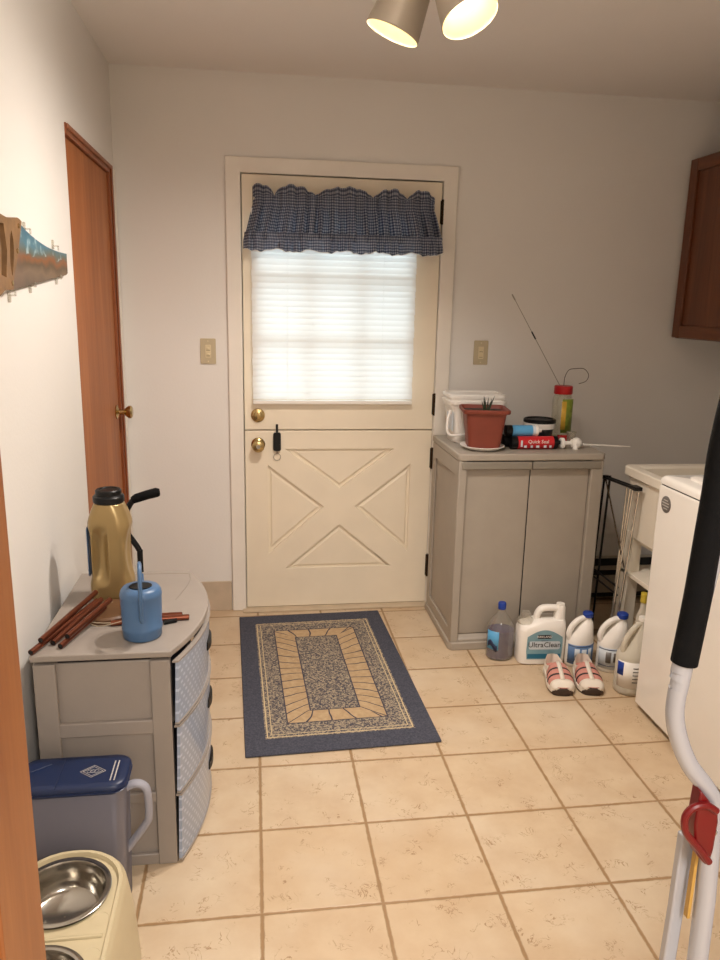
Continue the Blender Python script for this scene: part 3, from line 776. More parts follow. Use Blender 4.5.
# jar
o_ = (1.500, -.150, TOP); t = thing('plastic_jar', 'clear jar with red lid and yellow-green label on the cabinet', 'jar', o_)
MB().lathe([(.040, .0), (.046, .004), (.047, .03), (.044, .11), (.045, .19), (.040, .212), (.036, .216), (.036, .222)], n=32).build('jar_body', 'clear_jar', t)
MB().lathe([(.040, .220), (.042, .223), (.042, .254), (.039, .258), (.0005, .258)], n=32, cap1=False).build('lid', 'red_plastic', t)
def wrap(t, r, z0, z1, a0, a1, mat, name='label', n=14):
    b = MB(); rs = [[(r*math.cos(a0+(a1-a0)*k/n), r*math.sin(a0+(a1-a0)*k/n), z) for k in range(n+1)] for z in (z0, z1)]
    b.rings(rs, closed=False, cap0=False, cap1=False); return b.build(name, mat, t, recalc=False, solid=.0006)
plain('label_green', '#7f8f35', .4, var=.35, scale=40); plain('label_yellow', '#d3a83a', .4, var=.15, scale=40)
wrap(t, .0480, .045, .200, -1.95, -.3, 'label_green'); wrap(t, .0484, .06, .19, -2.0, -1.55, 'label_yellow')
wrap(t, .0484, .0, .035, -2.2, .25, 'red_plastic')
# grabber rod and wire loop standing in the jar
o_ = (1.480, -.150, TOP+.2585); t = thing('pickup_tool', 'long thin metal pickup rod leaning out of the red-lidded jar', 'tool', o_)
p0 = Vector(o_); p1 = Vector((1.222, -.155, 1.553))
MB(o_).cyl(p0, p1, .0016, n=8).build('rod', 'brushed_steel', t)
MB(o_).cyl(p0+(p1-p0)*.52, p0+(p1-p0)*.60, .0034, n=10).build('joint_sleeve', 'black_plastic', t)
MB(o_).cyl(p0+(p1-p0)*.94, p1, .0032, n=10).build('tip', 'brushed_steel', t)
o_ = (1.500, -.150, TOP+.2585)
o = MB(o_).tube(smooth_path([(1.500, -.15, TOP+.2585), (1.502, -.15, 1.19), (1.518, -.15, 1.222), (1.550, -.15, 1.229), (1.592, -.15, 1.228), (1.616, -.15, 1.20), (1.605, -.15, 1.172), (1.572, -.15, 1.160)], 6), .0015, 6).build('wire_hook', 'dark_hinge')
o.location = o_; tag(o, 'thin curled wire rising from the red-lidded jar', 'wire')
o_ = (1.520, -.235, TOP); t = thing('plastic_cup', 'small clear plastic cup right of the red-lidded jar', 'cup', o_)
MB().lathe([(.016, 0), (.022, .055), (.024, .056), (.0225, .057), (.0205, .055), (.015, .003), (.0005, .003)], n=24, cap1=False).build('cup_body', 'clear_plastic', t)

for o in [q for q in COL.objects if q not in _before and q.parent is None]:
    k = .095; o.location.x -= k*(o.location.x-.048)/(o.location.y+3.541); o.location.y -= k
# ------------------------------------------------------------------ folded rack
def rack():
    o_ = (1.577, -.60, 0)
    t = thing('folding_rack', 'folded black and chrome metal rack standing between the utility cabinet and laundry tub', 'rack', o_)
    for x, y0, y1, mt in ((1.562, -.46, -.80, 'black_plastic'), (1.590, -.46, -.80, 'chrome')):
        pass
    b = MB(o_)
    XA, XB = 1.574, 1.594
    b.cyl((XA, -.49, .774), (XA, -.765, .790), .0055, n=10).cyl((XB, -.49, .774), (XB, -.765, .790), .0055, n=10)
    b.box(XA-.006, XB+.006, -.785, -.735, .782, .798).box(XA-.006, XB+.006, -.50, -.48, .767, .782)
    b.build('top_rail', 'black_plastic', t, bevel=.002)
    for x, y, y2, mt in ((XA, -.500, -.46, 'black_plastic'), (XB, -.512, -.475, 'black_plastic'), (XA, -.755, -.672, 'chrome'), (XB, -.770, -.685, 'chrome'), (1.584, -.715, -.66, 'chrome'), (XB, -.67, -.65, 'chrome')):
        MB(o_).cyl((x, y2, .0), (x, y, .785), .0050, n=10).build('leg', mt, t)
    MB(o_).tube([(1.580, -.50, .77), (1.580, -.74, .44)], .0035, 8).build('brace', 'dark_hinge', t)
    for z in (.30, .335): MB(o_).tube([(1.584, -.475, z), (1.584, -.70, z)], .004, 8).build('crossbar', 'black_plastic', t)
rack()

# ------------------------------------------------------------------ laundry tub
def tub():
    o_ = (1.88, -.83, 0)
    t = thing('laundry_tub', 'white plastic laundry tub on legs between the rack and washer', 'sink', o_)
    X0, X1, Y0, Y1 = 1.602, 2.22, -1.075, -.600; Z = .855
    b = MB(o_)
    def ring(i, z, r=.03): return [(q[0], q[1], z) for q in rrect(X1-X0-2*i, Y1-Y0-2*i, r, 5, (X0+X1)/2, (Y0+Y1)/2)]
    b.rings([ring(.05, .535), ring(.026, .56), ring(.018, .790), ring(.016, .812), ring(.004, .815), ring(.0, .820), ring(.0, Z-.004), ring(.004, Z), ring(.040, Z), ring(.050, Z-.010), ring(.075, .60), ring(.16, .58), ring(.25, .575)], cap0=True)
    b.build('basin', 'tub_plastic', t)
    for x in (X0+.022, X1-.072):
        for y in (Y0+.020, Y1-.095):
            MB(o_).prism([[(y, 0), (y+.07, 0), (y+.075, .58), (y-.0, .58)]], x, x+.05, 'x').build('leg', 'tub_plastic', t, bevel=.004)
    MB(o_).box(X0+.022, X1-.022, Y0+.02, Y1-.02, .385, .405).build('shelf', 'tub_plastic', t, bevel=.003)
    MB(o_).cyl((1.9, Y1+.05, Z), (1.9, Y1+.05, Z+.0), .001) 
    b = MB(o_).lathe([(.022, 0), (.022, .02), (.012, .03), (.012, .05)], (2.13, -.84, Z)); b.tube(smooth_path([(2.13, -.84, Z+.045), (2.11, -.84, Z+.12), (2.03, -.84, Z+.14), (1.98, -.84, Z+.09)], 6), .009, 10)
    b.build('faucet', 'chrome', t)
tub()

# ------------------------------------------------------------------ washing machine
def washer():
    X0, X1, Y1, Y0 = 1.490, 2.20, -1.092, -1.785
    o_ = (1.84, -1.44, 0)
    t = thing('washing_machine', 'white top-loading washing machine at the right with a round grey badge', 'washing machine', o_)
    MB(o_).box(X0, X1, Y0, Y1, .022, .888).build('cabinet_body', 'white_enamel', t, bevel=.006, seg=3)
    MB(o_).box(X0+.03, X1-.02, Y0+.03, Y1-.03, .0, .022).build('plinth', 'dark_gap', t)
    b = MB(o_)
    def ring(i, z, r=.010): return [(q[0], q[1], z) for q in rrect(X1-X0-2*i, Y1-Y0-2*i, r, 5, (X0+X1)/2, (Y0+Y1)/2)]
    b.rings([ring(.004, .892), ring(.0, .894), ring(.0, .910), ring(.006, .920), ring(.014, .924), ring(.20, .924)]); b.build('top_panel', 'white_enamel', t)
    MB(o_).box(X0+.006, X1-.006, Y0+.006, Y1-.006, .886, .894).build('seam', 'dark_gap', t)
    b = MB(o_).rings([[(q[0], q[1], z) for q in rrect(w, h_, .03, 5, X0+.29, (Y0+Y1)/2)] for w, h_, z in ((.46, .56, .924), (.46, .56, .932), (.44, .54, .937), (.1, .1, .937))]); b.build('lid', 'white_enamel', t)
    MB(o_).prism([[(X1-.14, .93), (X1-.10, 1.08), (X1, 1.09), (X1, .93)]], Y0+.01, Y1-.01, 'y').build('control_console', 'white_enamel', t, bevel=.006)
    bd = MB(o_).lathe([(.0300, 0), (.0300, .002), (.0285, .003), (.0, .003)], (X0, -1.150, .828), axis=(-1, 0, 0), cap1=False, n=32).build('badge', 'gray_badge', t)
    b = MB(o_)
    for dz, w in ((.015, .013), (.005, .021), (-.005, .021), (-.015, .014)):
        y = -1.150-w
        while y < -1.150+w-.003: b.box(X0-.0036, X0-.0029, y, y+.0035, .828+dz-.0018, .828+dz+.0018); y += .0055
    b.build('badge_print', 'badge_print', bd)
washer()

# ------------------------------------------------------------------ floor bottles
def strap_handle(path, r, flat=1.6): return path
# purple cleaner bottle
o_ = (1.100, -.625, 0); t = thing('cleaner_bottle', 'clear bottle of purple liquid with blue cap, leftmost at the cabinet foot', 'bottle', o_); t.scale = (1, 1, 1.05)
prof = [(.050, 0), (.058, .004), (.060, .02), (.060, .12), (.057, .142), (.042, .170), (.022, .195), (.014, .208), (.014, .224)]
MB().rings([circ(r, 32, 0, 0, z, e=.88) for r, z in prof]).build('bottle_body', 'clear_plastic', t)
MB().rings([circ(r, 32, 0, 0, z, e=.88) for r, z in ((.047, .003), (.0565, .008), (.0575, .02), (.0575, .122), (.057, .126))]).build('liquid', 'purple_liquid', t)
MB().lathe([(.0165, .214), (.0175, .216), (.0175, .238), (.015, .242), (.0005, .242)], cap1=False).build('cap', 'blue_cap', t)
b = MB(); a0, a1 = -2.95, -1.95
rs = [[(.0612*math.cos(a0+(a1-a0)*k/10), .0612*.88*math.sin(a0+(a1-a0)*k/10), z) for k in range(11)] for z in (.05, .13)]
b.rings(rs, closed=False, cap0=False, cap1=False); lb = b.build('label', 'sky_caulk', t, recalc=False, solid=.0006)
b = MB(); rs = [[(.0620*math.cos(a0+.1+(a1-a0-.2)*k/10), .0620*.88*math.sin(a0+.1+(a1-a0-.2)*k/10), z+.012*math.sin(k*.5)) for k in range(11)] for z in (.055, .080)]
b.rings(rs, closed=False, cap0=False, cap1=False); b.build('label_swash', 'navy_plastic', lb, recalc=False, solid=.0005)

# detergent jug
def detergent():
    o_ = (1.265, -.668, 0)
    t = thing('detergent_jug', 'large white detergent jug with blue label at the foot of the cabinet', 'jug', o_, rotz=math.radians(-4)); t.scale = (1, 1, 1.035)
    W, D = .205, .105
    b = MB()
    secs = [(.185, .09, 0, 0), (.203, .104, 0, .004), (.206, .106, 0, .02), (.206, .106, 0, .145), (.200, .104, .002, .160), (.150, .096, .025, .178), (.126, .080, .036, .190)]
    b.rings([rrect(w, d, .032, 6, cx, 0, z) for w, d, cx, z in secs])
    b.rings([rrect(.098, .09, .03, 6, -.052, 0, .158), rrect(.090, .084, .03, 6, -.052, 0, .168), rrect(.06, .06, .028, 6, -.054, 0, .176)])
    # rear column on the right and the bridge handle
    b.rings([rrect(w, d, .02, 5, cx, 0, z) for w, d, cx, z in ((.050, .070, .074, .17), (.044, .058, .077, .205), (.040, .050, .079, .238), (.034, .044, .079, .246))])
    b.tube(smooth_path([(-.018, 0, .172), (-.022, 0, .200), (-.008, 0, .226), (.020, 0, .234), (.070, 0, .232)], 6), [.014]*25, 12, flat=1.3)
    o = b.build('jug_body', 'white_plastic', t, smooth=50)
    MB().lathe([(.036, .170), (.037, .172), (.033, .186), (.024, .190), (.022, .212), (.020, .216), (.0005, .216)], (-.070, 0, 0), cap1=False).build('measuring_cap', 'clear_plastic', t)
    MB().lathe([(.018, .243), (.018, .252), (.0005, .253)], (.079, 0, 0), cap1=False, n=20).build('vent_cap', 'white_plastic', t)
    Y = -.0535
    def lab(pts, d, mt, nm, par): return MB().prism([pts], Y-d, Y, 'y').build(nm, mt, par, smooth=0)
    top = [(-.072+.152*k/12, .125+.030*math.sin(PI*k/12)) for k in range(13)]
    lb = lab([(-.070, .026), (.078, .026), (.082, .060), (.082, .11)]+[p for p in reversed(top)][0:13]+[(-.074, .06)], .0008, 'teal_label', 'label', t)
    MB().prism([rrect(.136, .036, .008, 4, .004, .088)], Y-.0012, Y-.0006, 'y').build('label_cloud', 'pale_label', lb)
    MB().prism([rect(-.068, .076, .030, .050)], Y-.0012, Y-.0006, 'y').build('label_base', 'dark_teal', lb)
    MB().prism([rrect(.058, .017, .002, 3, .002, .126)], Y-.0014, Y-.0006, 'y').build('label_plate', 'sign_black', lb)
    letters('lettering', 'KIRKLAND', .0135, (.002, Y-.0018, .126), (PI/2, 0, 0), 'white_plastic', lb, .0003)
    letters('lettering', 'UltraClean', .0325, (.004, Y-.0018, .090), (PI/2, 0, 0), 'sign_black', lb, .0004)
    letters('lettering', 'Signature', .008, (.002, Y-.0018, .110), (PI/2, 0, 0), 'label_line', lb, .0002)
detergent()

def bleach(label, x, y, rz, sc, lmat, group=None):
    t = thing('bleach_bottle', label, 'bottle', (x, y, 0), rotz=rz); t.scale = (sc, sc, sc)
    b = MB()
    # oval body narrowing to the neck, neck shifted to the right of the loop handle
    secs = [(.112, .088, 0, 0), (.122, .098, 0, .004), (.124, .100, 0, .02), (.124, .100, 0, .108), (.120, .098, .001, .124), (.100, .092, .008, .148), (.074, .076, .019, .176), (.050, .054, .028, .200), (.034, .034, .030, .214), (.030, .030, .030, .226)]
    b.rings([circ(w/2, 28, cx, 0, z, e=d/w) for w, d, cx, z in secs])
    b.tube(smooth_path([(-.047, 0, .120), (-.055, 0, .148), (-.045, 0, .180), (-.020, 0, .206), (.010, 0, .218), (.030, 0, .214)], 6), [.0125]*31, 12, flat=1.1)
    b.build('bottle_body', 'white_plastic', t, smooth=60)
    MB().lathe([(.021, .222), (.0225, .224), (.0225, .240), (.019, .243), (.0005, .243)], (.030, 0, 0), cap1=False, n=28).build('cap', 'blue_cap', t)
    b = MB(); a0, a1 = -2.9, -.35; n = 18
    def W(r, z0, z1, A0, A1, mt, nm, par):
        bb = MB(); bb.rings([[(r*math.cos(A0+(A1-A0)*k/n), r*.81*math.sin(A0+(A1-A0)*k/n), z) for k in range(n+1)] for z in (z0, z1)], closed=False, cap0=False, cap1=False)
        return bb.build(nm, mt, par, recalc=False, solid=.0005)
    lb = W(.0630, .018, .108, a0, a1, lmat, 'label', t)
    W(.0636, .100, .104, a0, a1, 'label_line', 'label_stripe', lb); W(.0636, .030, .033, a0, a1, 'label_line', 'label_stripe', lb)
    for A0, A1, z0, z1 in ((-2.3, -1.95, .045, .092), (-1.8, -1.45, .05, .09), (-1.3, -1.0, .045, .092)):
        W(.0636, z0, z1, A0, A1, 'pale_label' if lmat != 'pale_label' else 'gray_badge', 'label_block', lb)
bleach('white bleach bottle with blue cap and blue label, next to the detergent jug', 1.422, -.722, .10, .97, 'blue_label')
bleach('white bleach bottle with blue cap and pale label, behind the right shoe', 1.545, -.778, -.05, 1.04, 'pale_label')

# translucent vinegar jug
t = thing('vinegar_jug', 'translucent milky jug with pale label, against the washing machine corner', 'jug', (1.540, -.962, 0), rotz=.15)
b = MB(); secs = [(.128, .108, 0, 0), (.138, .118, 0, .004), (.140, .120, 0, .02), (.140, .120, 0, .150), (.134, .116, .002, .166), (.108, .10, .012, .190), (.078, .078, .02, .225), (.052, .054, .026, .262), (.036, .036, .028, .285), (.032, .032, .028, .300)]
b.rings([circ(w/2, 28, cx, 0, z, e=d/w) for w, d, cx, z in secs])
b.tube(smooth_path([(-.046, 0, .165), (-.050, 0, .198), (-.034, 0, .240), (.0, 0, .278), (.024, 0, .284)], 6), [.012]*25, 12)
b.build('jug_body', 'milky_plastic', t, smooth=60)
MB().lathe([(.0165, .296), (.0185, .298), (.0185, .312), (.0005, .313)], (.028, 0, 0), cap1=False, n=24).build('cap', 'white_plastic', t)
def WW(t, r, e, z0, z1, A0, A1, mt, nm):
    bb = MB(); n = 18; bb.rings([[(r*math.cos(A0+(A1-A0)*k/n), r*e*math.sin(A0+(A1-A0)*k/n), z) for k in range(n+1)] for z in (z0, z1)], closed=False, cap0=False, cap1=False)
    return bb.build(nm, mt, t, recalc=False, solid=.0005)
lb = WW(t, .0708, .858, .035, .145, -3.1, -.3, 'cream_label' if 'cream_label' in M else 'white_plastic', 'label')
WW(lb, .0714, .858, .085, .140, -3.1, -2.65, 'blue_cap', 'label_block')
for z in (.120, .105, .09, .075, .06): WW(lb, .0713, .858, z, z+.004, -2.1, -1.4, 'gray_badge', 'label_line')
# yellow-capped bottle under the tub
t = thing('spray_bottle', 'slim bottle with yellow cap half hidden behind the milky jug', 'bottle', (1.630, -.842, 0))
MB().lathe([(.024, 0), (.026, .003), (.026, .26), (.014, .30), (.013, .33)], n=24).build('bottle_body', 'milky_plastic', t)
MB().lathe([(.016, .325), (.017, .327), (.016, .365), (.0005, .367)], n=20, cap1=False).build('cap', 'yellow_cap', t)

# ------------------------------------------------------------------ shoes
def shoe(label, x, y, rz, mir):
    t = thing('walking_shoe', label, 'shoe', (x, y, 0), rotz=rz, group='pair of pink and white walking shoes')
    # local: toe toward -y, length .235
    L = .218
    def half(s):      # s 0 toe .. 1 heel
        tab = [(0, .012), (.01, .024), (.03, .034), (.08, .045), (.18, .052), (.30, .054), (.45, .050), (.60, .044), (.75, .042), (.88, .040), (.96, .028), (1, .0)]
        for (a, va), (b_, vb) in zip(tab, tab[1:]):
            if a <= s <= b_: return va+(vb-va)*(s-a)/(b_-a)
        return 0
    ss = [0, .01, .03, .06, .10, .16, .24, .34, .45, .55, .65, .75, .84, .90, .95, .985, 1]
    def outline(k, ex=0): 
        pts = [((half(s)*k+ex)+.004*mir*math.sin(PI*s), -L*.5+L*s) for s in ss]
        pts2 = [(-(half(s)*k+ex)+.004*mir*math.sin(PI*s), -L*.5+L*s) for s in reversed(ss[1:-1])]
        return pts[0:]+pts2
    MB().rings([[(q[0], q[1], 0) for q in outline(.90)], [(q[0], q[1], .010) for q in outline(1.0)]]).build('outsole', 'shoe_sole', t)
    MB().rings([[(q[0], q[1], .009) for q in outline(1.0)], [(q[0], q[1], .014) for q in outline(1.05)], [(q[0], q[1], .027) for q in outline(1.02)], [(q[0], q[1], .030) for q in outline(.94)]]).build('midsole', 'shoe_white', t)
    # upper: closed front (loft over the foot)
    def htop(s): return .030+.034*min(1, s/.12)**.6+.028*max(0, min(1, (s-.12)/.45))
    def sec(s, k=1.0, add=0.):
        w = half(s)*.96*k+add; h = htop(s)-.032+add; n = 12
        return [(.004*mir*math.sin(PI*s)+w*(1 if math.cos(PI*i/n) > 0 else -1)*abs(math.cos(PI*i/n))**.75, -L*.5+L*s, .024+h*abs(math.sin(PI*i/n))**.8) for i in range(n+1)]
    st = [.012, .03, .06, .10, .14, .19, .25, .32, .40, .48, .54, .58]
    MB().rings([sec(s) for s in st], closed=False, cap0=False, cap1=False).build('upper', 'shoe_pink', t, smooth=60, solid=.002)
    # toe cap
    MB().rings([sec(s, 1.0, .0016) for s in (.010, .03, .06, .10, .145)], closed=False, cap0=False, cap1=False).build('toe_cap', 'shoe_white', t, smooth=60, solid=.002)
    ts = [(half(q)*1.06+.0005, -L*.5+L*q) for q in (.0, .01, .03, .06)]; ring0 = [(-x_, y_) for x_, y_ in reversed(ts)]+ts
    rs = [[(x_*kx+.004*mir*.1, y_-dy, z_) for x_, y_ in ring0] for kx, dy, z_ in ((.9, .0, .003), (1.0, .002, .010), (.8, .0015, .026), (.45, -.0005, .034))]
    MB().rings(rs, closed=False, cap0=False, cap1=False).build('toe_bumper', 'shoe_sole', t, solid=.002)
    # dark gaps and pink straps across
    for s0, s1, mt in ((.26, .295, 'shoe_black'), (.41, .445, 'shoe_black')):
        MB().rings([sec(s, 1.0, .0014) for s in (s0, (s0+s1)/2, s1)], closed=False, cap0=False, cap1=False).build('strap_gap', mt, t, smooth=60, solid=.001)
    # white centre tongue strap
    rs = []
    for s in (.12, .2, .3, .4, .5, .58):
        q = sec(s, 1.0, .0042); c_ = q[6]; rs.append([(c_[0]-.0085, c_[1], c_[2]-.002), (c_[0], c_[1], c_[2]), (c_[0]+.0085, c_[1], c_[2]-.002)])
    MB().rings(rs, closed=False, cap0=False, cap1=False).build('centre_strap', 'shoe_white', t, smooth=60, solid=.002)
    # collar around the opening
    def col(s, z, k=.93): return half(s)*k, -L*.5+L*s, z
    pts = []
    for s in (.56, .62, .70, .78, .86, .92, .965, .99): pts.append((half(s)*.93, -L*.5+L*s))
    path = pts+[(-x_, y_) for x_, y_ in reversed(pts)]
    rs = []
    for x_, y_ in path:
        s = (y_+L*.5)/L; top = .072-.018*math.sin(PI*min(1, max(0, (s-.56)/.40)))+(.006 if s > .93 else 0)
        xo = x_+.004*mir*math.sin(PI*s)
        rs.append([(xo, y_, .024), (xo*1.02, y_, .05), (xo*.92, y_, top), (xo*.84, y_, top-.004), (xo*.84, y_, .032)])
    MB().rings(rs, closed=True).build('collar', 'shoe_white', t, smooth=60)
    MB().rings([[(q[0]*.85, q[1], .034) for q in outline(.9)], [(q[0]*.85, q[1], .036) for q in outline(.88)]]).build('insole', 'shoe_pink', t)
shoe('pink and white strap shoe, the left one of the pair before the bottles', 1.262, -.880, math.radians(-9), 1)
shoe('pink and white strap shoe, the right one of the pair before the bottles', 1.388, -.890, math.radians(-11), -1)

# ------------------------------------------------------------------ rug
o = MB((.325, -.685, 0)).box(.325-.342, .325+.342, -.685-.580, -.685+.580, .0015, .009).build('floor_rug', 'rug_weave', bevel=.003)
o.location = (.325, -.685, 0); o.rotation_euler = (0, 0, .035); tag(o, 'blue bordered rug with tan frame pattern on the tiles before the back door', 'rug')

# ------------------------------------------------------------------ drawer cart
CY0, CY1, CXB, CXF = -1.742, -1.165, -.508, -.174
def bowx(y, base, amp): 
    u = (y-(CY0+CY1)/2)/((CY1-CY0)/2); return base+amp*(1-u*u)
CT = .632
def cart():
    o_ = (-.35, -1.45, 0)
    t = thing('drawer_cart', 'taupe plastic three-drawer cart with bowed drawer fronts against the left wall', 'drawer cart', o_)
    N = 16; ys = [CY0+(CY1-CY0)*k/N for k in range(N+1)]
    # top slab
    ov = .006
    out = [(CXB-.004, CY0-ov), (bowx(CY0, CXF+.006, .078), CY0-ov)]+[(bowx(y, CXF+.006, .074), y) for y in ys]+[(bowx(CY1, CXF+.006, .078), CY1+ov), (CXB-.004, CY1+ov)]
    b = MB(o_).prism([out], CT-.018, CT, 'z')
    tp = b.build('cart_top', 'cart_plastic', t, bevel=.004, seg=3, smooth=50)
    # shallow groove outlining the far tray
    pth = [(CXB+.04, CY1-.02, CT-.0006), (-.20, CY1-.02, CT-.0006), (-.165, CY1-.05, CT-.0006), (-.165, CY1-.12, CT-.0006), (-.19, CY1-.24, CT-.0006)]
    MB(o_).tube(smooth_path(pth, 5), .0016, 6).build('top_groove', 'taupe_dark', tp)
    # side frames
    b = MB(o_)
    for ya, yb, yr in ((CY0, CY0+.030, CY0+.012), (CY1-.030, CY1, CY1-.012)):
        b.box(CXB, CXB+.054, ya, yb, 0, .604); b.box(CXF-.050, CXF, ya, yb, 0, .604)
        for z0, z1 in ((.396, .436), (.192, .222), (0, .033)):
            b.box(CXB+.05, CXF-.045, ya+.002, yb-.002, z0, z1)
        b.box(CXB+.04, CXF-.04, (ya+.014 if ya == CY0 else ya+.008), (yb-.008 if ya == CY0 else yb-.014), 0, .600)
    b.box(CXB, CXB+.01, CY0+.02, CY1-.02, .02, .60)
    for z0, z1 in ((.405, .418), (.200, .212), (0.002, .022)):
        b.prism([[(CXB+.01, CY0+.02)]+[(bowx(y, CXF-.012, .050), y) for y in ys if CY0+.02 < y < CY1-.02]+[(CXB+.01, CY1-.02)]], z0, z1, 'z')
    b.build('frame', 'cart_plastic', t, bevel=.003)
    for z0, z1, out_ in ((.424, .596, .004), (.220, .412, .002), (.012, .208, .0)):
        b = MB(o_); rs = []
        yy = [y for y in ys]
        # curved front sheet
        for y in yy:
            y2 = min(max(y, CY0+.004), CY1-.004); x = bowx(y2, CXF+.010+out_, .062)
            rs.append([(x-.008, y2, z0), (x, y2, z0), (x+.006, y2, z1), (x-.002, y2, z1)])
        b.rings(rs); d = b.build('drawer', 'drawer_front', t, smooth=50)
        b = MB(o_); rs = []
        for y in yy:
            y2 = min(max(y, CY0+.002), CY1-.002); x = bowx(y2, CXF+.013+out_, .064)
            rs.append([(x-.012, y2, z1-.001), (x+.003, y2, z1-.001), (x+.004, y2, z1+.004), (x-.012, y2, z1+.004)])
        b.rings(rs); b.build('drawer_rim', 'cart_plastic', d, smooth=50)
        b = MB(o_); rs = []
        for y in yy:
            y2 = min(max(y, CY0+.002), CY1-.002); x = bowx(y2, CXF+.012+out_, .062)
            rs.append([(x-.010, y2, z0-.004), (x+.001, y2, z0-.004), (x+.002, y2, z0+.001), (x-.010, y2, z0+.001)])
        b.rings(rs); b.build('drawer_rim', 'cart_plastic', d, smooth=50)
        # drawer box behind the sheet
        b = MB(o_).box(CXB+.02, CXF-.005, CY0+.035, CY0+.038, z0+.002, z1-.02).box(CXB+.02, CXF-.005, CY1-.038, CY1-.035, z0+.002, z1-.02).box(CXB+.02, CXB+.023, CY0+.035, CY1-.035, z0+.002, z1-.02)
        b.box(CXB+.02, CXF-.005, CY0+.035, CY1-.035, z0+.002, z0+.005); b.build('drawer_box', 'smoky_plastic', d)
        ym = (CY0+CY1)/2-.01
        b = MB(o_); rs = []
        for k in range(9):
            y = ym-.045+.09*k/8; x = bowx(y, CXF+.014+out_, .062); w = .008*math.sin(PI*(k+.6)/9.2)**.5
            rs.append([(x-.006, y, z1-.086), (x+w, y, z1-.082), (x+w, y, z1-.060), (x-.006, y, z1-.052)])
        b.rings(rs); b.build('handle', 'black_plastic', d, smooth=50)
cart()

# gold jug
def gold_jug():
    o_ = (-.372, -1.375, CT)
    t = thing('gold_jug', 'tall gold plastic jug with black screw cap on the drawer cart', 'jug', o_, rotz=math.radians(-4))
    b = MB(); rs = []
    zs = [0, .004, .012]+[.012+.25*k/22 for k in range(1, 23)]+[.272, .282, .290, .294]
    for z in zs:
        w, d = .120, .10
        if z < .01: w -= (.01-z)*1.2; d -= (.01-z)*1.2
        if z > .225: k = (z-.225)/.069; w -= .040*k**1.6; d -= .018*k**1.6
        r = []
        for (x, y) in dense(rrect(w, d, .034, 10), 110):
            px = max(0, 1-((z-.145)/.085)**2)
            # side finger grips and a front dimple
            if px > 0:
                g = px*max(0, 1-(y/.045)**2)**.7
                if abs(x) > w/2-.012: x -= math.copysign(.016*g, x)
                g2 = px**.6*max(0, 1-((x+.020)/.024)**2)
                if y < 0: y += .022*g2
            r.append((x, y, z))
        rs.append(r)
    b.rings(rs); b.build('jug_body', 'gold_plastic', t, smooth=70)
    MB().lathe([(.040, .290), (.040, .296), (.044, .298), (.044, .312), (.041, .316), (.036, .318), (.036, .330), (.033, .333), (.027, .333), (.025, .330), (.0005, .330)], n=40, cap1=False).build('screw_cap', 'black_plastic', t)
    b = MB(); b.prism([rrect(.060, .15, .01, 4, 0, .15)], -.0615, -.0595, 'x'); lb = b.build('label', 'blue_label', t, bevel=.001)
    MB().prism([rrect(.040, .05, .01, 4, 0, .175)], -.0622, -.0612, 'x').build('label_patch', 'sign_black', lb)
gold_jug()
# watering can
def wcan():
    o_ = (-.252, -1.648, CT)
    t = thing('watering_can', 'small blue plastic watering can at the near corner of the drawer cart', 'watering can', o_, rotz=math.radians(8)); t.scale = (.99, .99, 1.13)
    b = MB()
    prof = [(.046, 0), (.050, .003), (.0515, .020), (.0525, .022), (.0525, .030), (.0510, .033), (.0530, .085), (.0535, .100), (.0545, .104), (.0520, .114), (.046, .121), (.030, .123), (.029, .121), (.044, .117), (.048, .10), (.046, .010), (.0005, .006)]
    b.lathe(prof, n=48, cap1=False)
    b.build('can_body', 'blue_can', t, smooth=50)
    MB().rings([circ(.0295, 24, 0, .004, .1225, .8), circ(.001, 24, 0, .004, .1224, .8)], cap1=False).build('can_opening', 'dark_gap', t)
    pth = [(0, -.052, .055), (0, -.064, .075), (0, -.072, .115), (0, -.066, .155), (0, -.040, .182), (0, -.008, .176), (0, .020, .150), (0, .035, .118)]
    MB().tube(smooth_path(pth, 5), .0075, 10, flat=.75).build('handle', 'blue_can', t)
    MB().tube([(0, .048, .020), (0, .080, .060), (0, .115, .115)], [.014, .010, .008], 14).build('spout', 'blue_can', t)
wcan()
